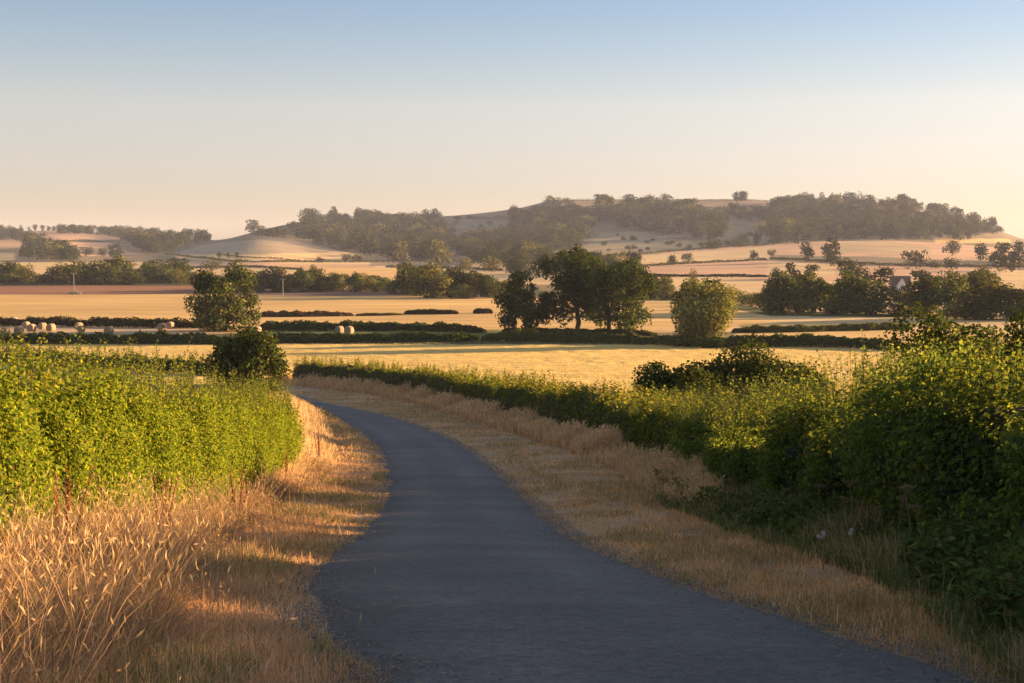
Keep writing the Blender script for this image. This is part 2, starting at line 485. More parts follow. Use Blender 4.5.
# ------------------------------------------------------------------ road
nc = 15
rv, rc = [], []
for k in range(NR):
    s = np.linspace(0, 1, nc)
    xy = RL[k][None] * (1 - s[:, None]) + RR[k][None] * s[:, None]
    z = zp(xy[:, 1]) + .02 + .05 * (1 - (2 * s - 1) ** 2) - .03 * (np.abs(2 * s - 1) > .99)
    rv.append(np.concatenate([xy, z[:, None]], 1))
    wear = 1 + .20 * np.exp(-((s - .27) / .09) ** 2) + .20 * np.exp(-((s - .73) / .09) ** 2) - .25 * np.exp(-(s / .05) ** 2) - .25 * np.exp(-((1 - s) / .05) ** 2)
    rc.append(np.array([.080, .068, .060])[None] * wear[:, None])
rv = np.concatenate(rv); rc = np.concatenate(rc)
ii = np.arange(NR - 1)[:, None] * nc + np.arange(nc - 1)[None]
rq = np.stack([ii, ii + 1, ii + nc + 1, ii + nc], -1).reshape(-1, 4)
road = link('road', make_mesh('road', rv, rq, rc, [road_mat()]))
tag(road, 'narrow dark asphalt lane winding downhill between the hedges', 'road', kind='structure')

# ------------------------------------------------------------------ hedges
def polyline_sampler(P):
    P = np.asarray(P, float)
    s = np.concatenate([[0], np.cumsum(np.linalg.norm(np.diff(P[:, :2], axis=0), axis=1))])
    return s


def hedge(name, label, front, heights, thick, side, n, leaf, base_col, alt=None, altf=0, var=.22, shoots=0, shoot_h=(.3, .8), rough=.16,
          cell=.7, group=None, cat='hedge', core=True, mat=None, end_round=1.2, seed=1, back_share=.25, up=.35, weight=None, depth=.10, core_stems=True, core_r=.6, gapt=.28, vf=2.2, sl=1.45):
    """front: (X,Y) line of the front foot; side: +1 foliage lies to the right of the line's direction, -1 left"""
    r = np.random.default_rng(seed)
    mat = mat or M_LEAF
    P = np.asarray(front, float); hh = np.asarray(heights, float)
    s = polyline_sampler(P); Lt = s[-1]
    T = np.gradient(P, s, axis=0); T = unit(T)
    Nn = np.stack([T[:, 1], -T[:, 0]], 1) * side
    th = np.full(len(P), thick) if np.isscalar(thick) else np.asarray(thick, float)

    def at(q):
        x = np.interp(q, s, P[:, 0]); y = np.interp(q, s, P[:, 1])
        nx = np.interp(q, s, Nn[:, 0]); ny = np.interp(q, s, Nn[:, 1])
        e = np.clip(np.minimum(q, Lt - q) / end_round, 0, 1); e = np.sqrt(1 - (1 - e) ** 2)
        return x, y, nx, ny, np.interp(q, s, hh) * (.25 + .75 * e), np.interp(q, s, th), e

    def surf(q, phi, rho):
        x, y, nx, ny, h, t, e = at(q)
        ex = .55
        ca, sa = np.cos(phi), np.sin(phi)
        a = -np.sign(ca) * np.abs(ca) ** ex; b = np.abs(sa) ** ex
        nz = np.stack([x / cell, y / cell, b * vf * h / max(hh.max(), .1) / cell + a], -1)
        dis = 1 + rough * 2 * (vnoise(nz, seed) - .5) + rough * (vnoise(nz * 2.7, seed + 5) - .5)
        dis = dis - rough * .55
        off = t / 2 + a * rho * dis * t / 2 * (.5 + .5 * e)
        X = x + nx * off; Y = y + ny * off
        Z = G(X, Y) + b * rho * dis * h
        no = np.stack([nx * a / t * 2, ny * a / t * 2, b / h * 1.3], -1)
        return np.stack([X, Y, Z], -1), unit(no), nz

    q = r.random(int(n * 1.25)) * Lt
    if weight is not None:
        keep = r.random(len(q)) < np.interp(q / Lt, *weight); q = q[keep]
    m = len(q)
    phi = np.where(r.random(m) < back_share, r.uniform(np.pi * .55, np.pi, m), r.uniform(0, np.pi * .6, m))
    phi = np.clip(phi, .02, np.pi - .02)
    rho = 1 - np.minimum(r.exponential(depth, m), .5) + .05 * r.normal(size=m)
    Pt, no, nz = surf(q, phi, rho)
    g = vnoise(nz * 3.1, seed + 9)
    keep = (g > gapt) | (r.random(m) < .2)
    Pt, no = Pt[keep], no[keep]; m = len(Pt)
    nrm = unit(no + up * np.array([0, 0, 1]) + .75 * r.normal(size=(m, 3)))
    sz = r.uniform(.7, 1.25, m)
    V, Q = leaf_quads(Pt, nrm, leaf[0] * sz, leaf[1] * sz, r=r)
    cc = tint(m, base_col, var, alt, altf, r)
    pv, pq, pc = [V], [Q], [cc]; o = len(V)
    stem_parts = []
    if shoots:
        q = r.random(shoots) * Lt
        x, y, nx, ny, h, t, e = at(q)
        off = t * r.uniform(.15, .85, shoots)
        X = x + nx * off; Y = y + ny * off; Z = G(X, Y) + h * .88
        hs = r.uniform(*shoot_h, shoots) * (.4 + .6 * e) * np.clip((Y - 4) / 19, .28, 1) * (.6 + .8 * vnoise(np.stack([X / 1.3, Y / 1.3, 0 * X], -1), seed + 3))
        lean = r.normal(size=(shoots, 2)) * .3
        K = 16
        for i in range(shoots):
            k = np.linspace(.05, 1, K)
            px = X[i] + lean[i, 0] * k * hs[i] + 0 * k; py = Y[i] + lean[i, 1] * k * hs[i]; pz = Z[i] + k * (hs[i] + h[i] * .12)
            an = np.arange(K) * 2.4 + r.random() * 6
            spread = leaf[0] * .9 * (1.4 - k) * r.uniform(.5, 1.2, K)
            c = np.stack([px + np.cos(an) * spread, py + np.sin(an) * spread, pz], -1)
            nn = np.stack([np.cos(an) * .4, np.sin(an) * .4, np.ones(K)], -1) + .45 * r.normal(size=(K, 3))
            v, qq = leaf_quads(c, nn, leaf[0] * sl * (1.2 - .6 * k), leaf[1] * sl * (1.2 - .6 * k), r=r)
            pv.append(v); pq.append(qq + o); o += len(v)
            pc.append(tint(K, np.array(base_col) * 1.15, var * .6, alt, min(1, altf * 1.8), r))  # top shoots given lighter, yellower leaf colour to imitate sunlit growth
            stem_parts.append(tube(np.stack([px, py, pz], -1)[::5], np.linspace(.004, .002, len(px[::5])), 3))
    me = make_mesh(name + '_foliage', np.concatenate(pv), np.concatenate(pq), np.concatenate(pc), [mat])
    cx, cy = float(np.mean(P[:, 0])), float(np.mean(P[:, 1]))
    if not core:
        ob = link(name, me)
        return tag(ob, label, cat, group)
    root = bpy.data.objects.new(name, None); C.objects.link(root); tag(root, label, cat, group)
    fo = link('foliage', me, root)
    # solid dark hull added inside to stop see-through and low sun, plus woody uprights
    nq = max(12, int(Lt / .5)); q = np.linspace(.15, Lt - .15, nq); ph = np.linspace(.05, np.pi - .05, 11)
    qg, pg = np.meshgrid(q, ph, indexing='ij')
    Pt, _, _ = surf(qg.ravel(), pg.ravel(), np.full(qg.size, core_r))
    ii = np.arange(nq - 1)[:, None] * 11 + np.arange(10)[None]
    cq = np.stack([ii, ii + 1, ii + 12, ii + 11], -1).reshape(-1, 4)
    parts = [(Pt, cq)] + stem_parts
    for i in range(int(Lt * 1.2) if core_stems else 0):
        qq = r.random() * Lt
        x, y, nx, ny, h, t, e = [float(v) for v in at(np.array([qq]))[:7]] if False else [float(v[0]) for v in at(np.array([qq]))]
        of = t * r.uniform(.35, .65)
        bx, by = x + nx * of, y + ny * of
        bz = float(G(np.array([bx]), np.array([by]))[0]) - .05
        tp = np.array([bx + r.normal() * .12, by + r.normal() * .12, bz + h * .75])
        parts.append(tube(np.linspace([bx, by, bz], tp, 4), np.linspace(.03, .012, 4), 5))
    V, Q = cat_mesh(parts)
    link('core_stems', make_mesh(name + '_core_stems', V, Q, None, [M_TWIG]), root)
    return root


def px_hedge(name, label, pts, thick, n, leaf, colr, alt=None, side=None, **kw):
    """pts: (px, foot py, top py) running left to right or nearest first"""
    W = [gpt(p[0], p[1]) for p in pts]
    hs = [max(.3, ztop(p[0], p[2], w[1] + thick * .5) - float(G0(np.array(w[0]), np.array(w[1])))) for p, w in zip(pts, W)]
    P = np.array(W)
    d = P[-1] - P[0]
    n0 = np.array([d[1], -d[0]]); mid = P.mean(0)
    if side is None: side = 1 if n0 @ mid > 0 else -1
    # resample
    s = polyline_sampler(P); q = np.linspace(0, s[-1], max(len(P) * 3, 6))
    return hedge(name, label, np.stack([pchip(s, P[:, 0], q), pchip(s, P[:, 1], q)], 1), np.interp(q, s, hs), thick, side, n, leaf, colr, alt, **kw)


HG = (.125, .168, .020)       # bright hedge green
HGY = (.20, .21, .028)
HD = (.048, .075, .016)       # deep green
OL = (.10, .105, .028)        # olive
hedge('roadside_hedge', 'bright yellow-green leafy hedge along the inside of the bend, with upright shoots', [(-3.7, 4), (-3.95, 8), (-4.2, 12.9), (-4.6, 18), (-5.0, 25), (-5.5, 33), (-5.85, 41)],
      [1.72, 1.72, 1.84, 2.06, 2.06, 2.12, 1.98], 1.9, -1, 430000, (.045, .032), HG, HGY, .3, shoots=1500, shoot_h=(.15, .7), seed=3, up=.2, rough=.22, cell=.42, vf=.55, weight=([0, .1, .25, 1], [.35, .7, 1, .8]), core_r=.66, gapt=.38)
px_hedge('roadside_hedge', 'tall dense dark green hedge beside the near lane, sunlit along its leafy top',
         [(1420, 860, 362), (1130, 680, 366), (1024, 625, 370), (950, 592, 378), (850, 560, 374), (760, 533, 411), (700, 512, 418), (655, 474, 418), (600, 452, 410)], 2.3, 380000, (.064, .044), (.088, .125, .038), (.165, .185, .036), altf=.3, side=1,
         shoots=2300, shoot_h=(.25, .85), seed=7, rough=.32, cell=1.35, gapt=.33, back_share=.3, weight=([0, .3, .5, 1], [.4, .8, 1, .55]), core_r=.80, depth=.13, end_round=3, sl=1.1)
px_hedge('roadside_hedge', 'low mixed hedge following the outer side of the bend, behind the pale grass',
         [(672, 486, 413), (640, 466, 409), (600, 451, 401), (560, 440, 393), (500, 422, 384), (440, 405, 377), (400, 397, 371), (340, 389, 365), (288, 384, 362)], 2.0, 120000, (.12, .08), (.085, .115, .022), (.20, .18, .04), altf=.3, side=1,
         shoots=520, shoot_h=(.2, .7), seed=12, rough=.15, cell=1.2, var=.25, weight=([0, .2, 1], [1, .7, .5]), core_r=.95, depth=.12)
px_hedge('roadside_hedge', 'dark green hedge strip beyond the bend, behind the bright hedge top',
         [(-140, 361, 345), (0, 366, 349), (100, 371, 354), (160, 374, 358), (214, 378, 362)], 2.2, 30000, (.2, .13), (.075, .105, .022), OL, altf=.4, shoots=80, shoot_h=(.2, .8), seed=13, rough=.3, cell=1.6)

FH = dict(shoots=0, core=True, core_stems=False, mat=M_TREE, rough=.3, cell=1.3, depth=.16, end_round=3, core_r=.5)
px_hedge('field_hedge', 'dark hedge along the near edge of the bale field', [(-160, 344, 333), (60, 345, 333.5), (140, 345, 333), (214, 345.5, 332)], 2.4, 16000, (.34, .24), HD, OL, altf=.25, seed=21, **FH)
px_hedge('field_hedge', 'long dark hedge in shade behind the golden field, from the round bush to the gateway', [(262, 344, 334), (330, 343.5, 334), (400, 343, 333), (450, 342.5, 333), (482, 341.5, 333)], 2.4, 14000, (.34, .24), HD, OL, altf=.25, seed=22, **FH)
px_hedge('field_hedge', 'low grassy hedge running under the spreading dark trees', [(480, 342, 331.5), (540, 343, 331.5), (600, 344, 333), (650, 346, 334.5), (706, 349, 336)], 2.2, 12000, (.34, .24), (.075, .09, .022), OL, altf=.5, seed=23, **FH)
px_hedge('field_hedge', 'thin dark hedge edging the golden field beyond the willow', [(706, 349.5, 336), (770, 348, 335.5), (830, 348, 336), (900, 352, 341)], 2.2, 11000, (.34, .24), HD, OL, altf=.3, seed=24, **FH)
px_hedge('field_hedge', 'clipped hedge between the two middle fields, behind the pale bales', [(254, 331, 321), (320, 331, 321.5), (400, 331, 322.5), (440, 332, 323.5), (482, 333, 326)], 2.4, 12000, (.36, .25), (.055, .07, .018), OL, altf=.35, seed=25, **FH)
px_hedge('field_hedge', 'ragged green and russet hedge on the far side of the bale field', [(-160, 326, 315), (40, 326.5, 317), (90, 327, 317), (150, 328, 318), (200, 328.5, 318.5)], 2.6, 12000, (.38, .26), (.055, .06, .02), (.12, .07, .03), altf=.35, seed=26, **FH)
px_hedge('field_hedge', 'brown clipped hedge line across the straw field', [(258, 317, 311), (300, 317, 311), (330, 316.5, 311), (355, 316, 312.5)], 2.2, 6000, (.38, .26), (.19, .11, .055), (.06, .06, .02), altf=.3, seed=27, **dict(FH, rough=.3, end_round=1.5))
px_hedge('field_hedge', 'short dark clipped hedge in the straw field, the longer of two', [(404, 314.5, 310), (430, 314.5, 309.5), (459, 314.2, 310)], 2.0, 3200, (.38, .26), (.06, .045, .02), OL, altf=.2, seed=28, **dict(FH, rough=.14, end_round=1.0))
px_hedge('field_hedge', 'stubby clipped hedge in the straw field, just before the dark trees', [(475, 313.8, 308.5), (493, 313.6, 308.5)], 2.0, 1300, (.38, .26), (.06, .045, .02), OL, altf=.2, seed=29, **dict(FH, rough=.14, end_round=1.0))
px_hedge('field_hedge', 'green grassy hedge bank across the pale field, beyond the willow', [(735, 333, 326), (790, 332.5, 325), (850, 331, 324), (912, 329.5, 322.5)], 2.6, 11000, (.32, .2), (.115, .12, .03), OL, altf=.3, seed=30, **FH)
px_hedge('field_hedge', 'thin broken line of scrub joining the clipped hedges', [(356, 316, 313), (380, 315.8, 313.2), (404, 315.2, 312.5)], 1.6, 1500, (.36, .24), (.14, .09, .045), OL, altf=.25, seed=31, **FH)
px_hedge('field_hedge', 'bushy undergrowth at the feet of the spreading trees', [(505, 334, 327), (560, 333, 328), (620, 334.5, 329), (650, 336, 331)], 2.4, 5200, (.34, .24), (.08, .085, .022), OL, altf=.5, seed=32, **FH)

# hedge lines up on the slopes
HH = dict(shoots=0, core=False, mat=M_FAR, rough=.4, cell=6, depth=.2, end_round=3, up=.5)
FAR_H = [
    ('hedge line between the two upper fields on the broad hill', [(618, 268.3, 265.5), (690, 264, 261.5), (768, 260, 257.5)], 2600, 1),
    ('dark hedge line under the lowest hill field', [(640, 277, 274.5), (700, 276.8, 274.5), (768, 277.2, 274.5)], 2200, 2),
    ('hedge along the top edge of the upper pink field', [(585, 259.5, 256), (640, 254.8, 252), (700, 249.5, 247), (770, 245.2, 243)], 3000, 3),
    ('hedge line across the slope under the lone round trees', [(768, 259.5, 257), (850, 264, 261), (930, 267, 264), (1040, 268, 265)], 3600, 4),
    ('hedge line between the pink fields of the distant left hill', [(52, 242.2, 240.2), (90, 241.8, 240), (128, 240.8, 238.5)], 1500, 5),
    ('dark hedge below the domed stubble field', [(165, 254.5, 253), (200, 258.5, 256.5), (260, 262.5, 259.8), (330, 262.5, 260), (400, 262.5, 259), (482, 264, 260)], 5500, 6),
    ('hedge under the small pinkish field beside the dome', [(178, 268.5, 266), (236, 267.5, 265), (300, 270, 267.6)], 1800, 7),
    ('low hedge along the skyline of the big hill', [(570, 201, 198.7), (640, 200.8, 198.8), (740, 200.8, 198.8), (792, 205, 202)], 3200, 8),
    ('hedge below the crest field of the big hill', [(470, 219.5, 216.5), (540, 214.5, 211.5), (600, 207.5, 205), (690, 210, 207), (790, 210, 207)], 4200, 9),
    ('long hedge across the foot of the hill behind the belt', [(385, 267.5, 265), (430, 268.5, 265.5), (500, 271, 268)], 1800, 10),
    ('hedge running down the slope behind the three small trees', [(215, 255.5, 253.5), (256, 258.4, 256.5), (300, 261.5, 259)], 900, 14),
]
for lab, pts, n, sd in FAR_H:
    px_hedge('hillside_hedge', lab, pts, 3.0, n, (.9, .7), (.055, .055, .024), (.10, .085, .035), altf=.3, seed=100 + sd, group='hedge lines on the distant slopes', **HH)

# ------------------------------------------------------------------ trees
def crown_arrays(h, w, th, nb, nl, leaf, seed, base_col, alt=None, altf=.2, flat=1.0, gap=.55, droop=0., blobr=(.17, .27), depth_w=None, var=.25, shape=None, spread=.80):
    """trunk+limbs and leaf clumps of one tree standing at the origin; returns (crown V,Q,col), (trunk V,Q)"""
    r = np.random.default_rng(seed)
    ch = h - th; cz = th + ch / 2
    dw = depth_w or w
    B, R = [], []
    tries = 0
    while len(B) < nb and tries < 4000:
        tries += 1
        p = r.normal(size=3); p /= np.linalg.norm(p); p *= r.random() ** .33
        b = np.array([p[0] * w / 2, p[1] * dw / 2, p[2] * ch / 2]) * spread
        if shape is not None:
            b[0] *= shape(p[2]); b[1] *= shape(p[2])
        rr = r.uniform(*blobr) * (w + ch) / 2
        if any(np.linalg.norm((b - q) / (1, 1, .8)) < gap * (rr + s) * .8 for q, s in zip(B, R)): continue
        B.append(b); R.append(rr)
    B = np.array(B) + (0, 0, cz); R = np.array(R)
    wt = R ** 2; cnt = np.maximum((nl * wt / wt.sum()).astype(int), 6)
    cs, ns, cl = [], [], []
    for b, s, k in zip(B, R, cnt):
        d = unit(r.normal(size=(k, 3)) + (0, 0, .25))
        rad = s * (1 - np.minimum(r.exponential(.22, k), .85)) * (1 + .5 * (vnoise(d * 2.2 + b, seed) - .5)) * r.uniform(.85, 1.15, k)
        c = b + d * rad[:, None] * (1, 1, .78 * flat)
        if droop: c[:, 2] -= droop * s * r.random(k) ** 2
        cs.append(c); ns.append(unit(d + .25 * np.array([0, 0, 1]) + .7 * r.normal(size=(k, 3))))
        f = 1 + .18 * r.normal()
        cl.append(np.full(k, f))
    c = np.concatenate(cs); n = np.concatenate(ns); f = np.concatenate(cl)
    fx = w / 2 / np.percentile(np.abs(c[:, 0]), 97); fy = dw / 2 / np.percentile(np.abs(c[:, 1]), 97)
    zt = np.percentile(c[:, 2], 99.3); zb = np.percentile(c[:, 2], 1.5); zl = th * .8
    c[:, 0] *= fx; c[:, 1] *= fy; c[:, 2] = zl + (c[:, 2] - zb) * (h - zl) / (zt - zb)
    B[:, 0] *= fx; B[:, 1] *= fy; B[:, 2] = zl + (B[:, 2] - zb) * (h - zl) / (zt - zb)
    keep = c[:, 2] > .01 * h
    c, n, f = c[keep], n[keep], f[keep]
    sz = leaf * r.uniform(.65, 1.3, len(c))
    V, Q = leaf_quads(c, n, sz, sz * .75, r=r)
    cc = tint(len(c), base_col, var, alt, altf, r) * np.repeat(f.clip(.6, 1.4), 4)[:, None]
    parts = []
    r0 = max(.03 * h, .05)
    top = np.array([r.normal() * .04 * w, r.normal() * .04 * w, th + ch * .55])
    tk = np.array([[0, 0, -.3], [r.normal() * .02 * h, r.normal() * .02 * h, th * .6], [top[0] * .6, top[1] * .6, th + ch * .2], top])
    parts.append(tube(tk, np.array([r0 * 1.35, r0, r0 * .7, r0 * .2]), 8))
    for b, s in zip(B[: min(len(B), 16)], R):
        st = tk[1] * (1 - (u := r.uniform(.2, .9))) + tk[2] * u
        mid = (st + b) / 2 + (0, 0, .06 * h)
        parts.append(tube(np.array([st, mid, b]), np.array([r0 * .4, r0 * .25, r0 * .06]), 5))
    return (V, Q, cc), cat_mesh(parts)


def tree_thing(name, label, cat, loc, arr, group=None, mat=None):
    (V, Q, cc), (tv, tq) = arr
    o = bpy.data.objects.new(name, None); C.objects.link(o); o.location = loc
    tag(o, label, cat, group)
    link('crown', make_mesh(name + '_crown', V, Q, cc, [mat or M_TREE]), o)
    link('trunk', make_mesh(name + '_trunk', tv, tq, None, [M_BARK]), o)
    return o


def px_tree(name, label, cat, px, base, top, width, seed, colr, Y=None, tf=.22, nb=16, nl=4000, leaf=.4, alt=None, altf=.2, group=None, mat=None, x=None, **kw):
    if Y is None:
        X, Y = gpt(px, base)
    else:
        d = ray(px, 250); X = float(d[0] / d[1] * Y)
    z = float(G(np.array(X), np.array(Y)))
    h = ztop(px, top, Y) - z
    w = width / F * Y
    return tree_thing(name, label, cat, (X, Y, z - .05), crown_arrays(h, w, h * tf, nb, nl, leaf, seed, colr, alt, altf, **kw), group, mat)


DK = (.042, .058, .014); MID = (.075, .082, .022); OLV = (.125, .12, .034); YEL = (.20, .165, .04); GREY = (.065, .07, .028)  # OLV lightened so scattered leaves imitate sunlit crown tops
px_tree('broadleaf_tree', 'ragged upright dark tree standing alone by the bale field', 'tree', 226, 331, 266, 64, 41, DK, alt=OLV, altf=.3, tf=.02, nb=34, nl=9500, leaf=.42, blobr=(.09, .22), gap=.6, spread=1.0)
px_tree('broadleaf_tree', 'smaller open-crowned dark tree beside the big spreading pair', 'tree', 526, 333, 272, 53, 42, DK, alt=MID, altf=.15, tf=.10, nb=24, nl=6000, leaf=.42, blobr=(.10, .21), gap=.62, spread=1.0)
px_tree('broadleaf_tree', 'tallest dark spreading tree of the middle field, with a bare trunk', 'tree', 577, 332, 250, 76, 43, DK, alt=MID, altf=.12, tf=.22, nb=30, nl=9500, leaf=.45, blobr=(.10, .21), spread=.88)
px_tree('broadleaf_tree', 'wide dark tree leaning out from the tallest one, low crown lit at its edge', 'tree', 609, 333.5, 260, 84, 44, DK, alt=MID, altf=.18, tf=.13, nb=32, nl=9500, leaf=.45, blobr=(.10, .20), spread=.9)
px_tree('willow_tree', 'pale olive rounded willow with foliage down to the ground', 'tree', 706, 346, 283, 54, 45, (.165, .17, .055), alt=(.21, .20, .06), altf=.35, tf=.04, nb=22, nl=11000, leaf=.36, droop=.6, gap=.45, blobr=(.17, .25))
px_tree('broadleaf_tree', 'dark round tree peeping out behind the willow', 'tree', 697, 340, 280.5, 42, 46, DK, alt=OLV, altf=.2, tf=.1, nb=14, nl=4500, leaf=.42)
px_tree('hawthorn_bush', 'round dark hawthorn bush at the far end of the bright hedge', 'bush', 248, 400, 331, 68, 47, (.05, .068, .016), Y=82, alt=OLV, altf=.22, tf=.03, nb=26, nl=12000, leaf=.19, gap=.45, blobr=(.13, .22))
px_tree('field_bush', 'low dark bush behind the tall hedge, the narrower of the joined pair', 'bush', 682, 420, 366, 84, 48, (.042, .055, .014), Y=58, alt=MID, altf=.15, tf=.02, nb=28, nl=20000, leaf=.16, gap=.42, depth_w=3)
px_tree('field_bush', 'broad dark bush behind the tall hedge, the taller of the joined pair', 'bush', 752, 420, 349, 140, 49, (.042, .055, .014), Y=60, alt=MID, altf=.15, tf=.02, nb=34, nl=28000, leaf=.16, gap=.42, depth_w=3)
px_tree('field_bush', 'dark pointed bush rising above the leafy top of the tall hedge', 'bush', 950, 420, 315, 112, 50, (.045, .06, .015), Y=36, alt=MID, altf=.2, tf=.02, nb=26, nl=18000, leaf=.105, gap=.42, depth_w=3)
px_tree('field_bush', 'dark bush over the tall hedge, half outside the frame', 'bush', 1036, 420, 318, 66, 51, (.045, .06, .015), Y=34, alt=MID, altf=.2, tf=.02, nb=18, nl=10000, leaf=.105, gap=.42)

# --- shared tree shapes for the belts and the slopes (unit: metres)
def variants(n, h, w, tf, nb, nl, leaf, seed, colr, alt, altf, mat, **kw):
    out = []
    for i in range(n):
        r = np.random.default_rng(seed + i)
        ww = w * r.uniform(.85, 1.15)
        (V, Q, cc), (tv, tq) = crown_arrays(h, ww, h * tf * r.uniform(.6, 1.4), nb, nl, leaf, seed + i, np.array(colr) * r.uniform(.7, 1.3), alt, altf, **kw)
        out.append((make_mesh('tree_crown', V, Q, cc, [mat]), make_mesh('tree_trunk', tv, tq, None, [M_BARK]), h, ww, (V, Q, cc)))
    return out


B_DARK = variants(5, 10, 9, .05, 18, 2600, .72, 300, (.056, .072, .02), OLV, .3, M_TREE, blobr=(.15, .24))
B_OLV = variants(4, 10, 9, .05, 18, 2500, .72, 320, (.075, .078, .024), YEL, .18, M_TREE, blobr=(.16, .25))
B_YEL = variants(3, 10, 9, .1, 12, 1500, .6, 340, (.19, .16, .04), OLV, .3, M_TREE, blobr=(.17, .26))
B_LOW = variants(4, 10, 14, .02, 16, 2200, .75, 360, (.056, .072, .02), OLV, .35, M_TREE, blobr=(.17, .27))
S_TREE = variants(7, 10, 9.5, .08, 5, 520, 1.15, 400, (.038, .042, .018), (.085, .078, .03), .08, M_FAR, blobr=(.28, .4), gap=.5, var=.13)
S_ROUND = variants(5, 10, 9.5, .2, 5, 560, 1.05, 420, (.036, .042, .016), (.08, .074, .028), .08, M_FAR, blobr=(.28, .4), gap=.5, var=.13)
S_TALL = variants(4, 10, 6, .12, 5, 420, 1.0, 440, (.036, .04, .016), (.08, .074, .028), .08, M_FAR, blobr=(.28, .4), gap=.5, var=.13)
S_BUSH = variants(5, 10, 15, .03, 6, 480, 1.4, 460, (.042, .044, .018), (.09, .08, .03), .1, M_FAR, blobr=(.26, .38), gap=.5, var=.13)
S_YEL = variants(3, 10, 10, .1, 9, 480, 1.2, 480, (.11, .098, .034), OLV, .3, M_FAR, blobr=(.28, .4), gap=.5, var=.13)
SETS = dict(d=B_DARK, o=B_OLV, y=B_YEL, l=B_LOW, t=S_TREE, r=S_ROUND, p=S_TALL, b=S_BUSH, g=S_YEL)
tr = np.random.default_rng(77)


def put_tree(kind, px, base, top, width, label, group=None, name='broadleaf_tree', cat='tree'):
    X, Y = gpt(px, base)
    z = float(G(np.array(X), np.array(Y)))
    h = max(1.0, ztop(px, top, Y) - z); w = width / F * Y * (1.12 if kind in 'doyl' else 1.0)
    v = SETS[kind][tr.integers(len(SETS[kind]))]
    rz = float(tr.random() * 6.28)
    sc = (w / v[3], w / v[3], h / v[2])
    if v[1] is not None:
        o = bpy.data.objects.new(name, None); C.objects.link(o)
        link('crown', v[0], o); link('trunk', v[1], o)
    else:
        o = link(name, v[0])
    o.location = (X, Y, z - .15); o.scale = sc; o.rotation_euler = (0, 0, rz)
    return tag(o, label, cat, group)


GB = 'trees in the belt behind the ploughed strip'
GM = 'trees in the belt behind the straw field'
GR = 'trees in the belt below the hill fields'
# belt 1: left, dense
x = -60.0
while x < 200:
    w = tr.uniform(20, 31)
    k = 'dddolly'[tr.integers(7)]
    top = 266 + tr.uniform(-5, 4) if k != 'l' else 273 + tr.uniform(-2, 2)
    if k == 'y': top += 3
    put_tree(k, x, 285 - tr.uniform(0, 3.0), top, w, 'tree in the dense dark belt behind the ploughed strip', GB)
    x += w * tr.uniform(.26, .40)
put_tree('o', 118, 283, 256.5, 26, 'tallest pale-topped tree of the belt behind the ploughed strip')
put_tree('y', 180, 284.5, 268, 18, 'bright yellowish tree near the end of the belt, close to the lone dark tree')
put_tree('y', 22, 284.5, 264, 20, 'yellow-green tree rising from the belt behind the ploughed strip')
# belt 2: middle, individually placed
for k, px, b, t, w, lab in [
    ('d', 262, 292, 271, 18, 'dark tree at the start of the middle belt, next to the lone dark tree'),
    ('o', 274, 292, 267, 22, 'pale olive tree behind the thin pole in the middle belt'),
    ('y', 288, 292, 268, 20, 'golden-lit tree right beside the thin pole'),
    ('d', 302, 292, 268, 20, 'dark tree beside the golden-lit tree of the middle belt'),
    ('o', 314, 291, 266, 17, 'loose airy olive tree with light showing through'),
    ('d', 335, 291, 273, 23, 'round dark tree standing in front of the bright peach gap'),
    ('d', 355, 292, 272.5, 17, 'small dark round-topped tree with a bare trunk beside the peach gap'),
    ('y', 366, 291.5, 273, 17, 'yellowish tree just beyond the bare-trunked tree'),
    ('l', 382, 292, 281, 24, 'low dark bush filling the middle belt'),
    ('l', 395, 294, 281, 20, 'second low dark bush, beside the big middle trees'),
    ('d', 407, 295, 263, 22, 'tall dark tree at the edge of the big middle clump'),
    ('o', 432, 298, 264, 32, 'largest olive tree, front of the big middle clump'),
    ('d', 420, 296, 270, 20, 'dark tree between the two largest of the middle clump'),
    ('d', 452, 297, 268, 26, 'dark round tree behind the big olive one'),
    ('o', 470, 297, 271, 26, 'broad olive tree toward the far end of the middle clump'),
    ('d', 487, 297, 275, 24, 'lower dark tree near the end of the middle clump'),
    ('l', 503, 298, 282, 26, 'dark bush closing the middle clump, by the open-crowned tree'),
    ('l', 462, 298.5, 284, 26, 'low bush under the middle clump, beside the big olive tree'),
    ('g', 438, 266, 240, 26, 'large pale tree standing out on the slope above the middle belt'),
    ('g', 466, 271, 258, 16, 'small sunlit tree at the hill foot above the middle belt'),
    ('g', 492, 272, 256, 20, 'broad sunlit tree at the hill foot behind the open-crowned tree'),
    ('t', 510, 273, 259, 18, 'dull tree at the hill foot behind the open-crowned tree'),
    ('l', 246, 291, 279, 20, 'dark bush showing just past the lone dark tree'),
    ('d', 322, 292, 281, 13, 'small dark shrub between the airy tree and the peach gap'),
]:
    put_tree(k, px, b, t, w, lab)
x = 205.0
while x < 520:
    if not 334 < x < 354:
        put_tree('dold'[tr.integers(4)], x, 291 - tr.uniform(0, 2.5) + (x > 400) * 3, 276 + tr.uniform(-3, 4), tr.uniform(15, 24), 'background tree thickening the belt behind the straw field', GM)
    x += tr.uniform(8, 13)
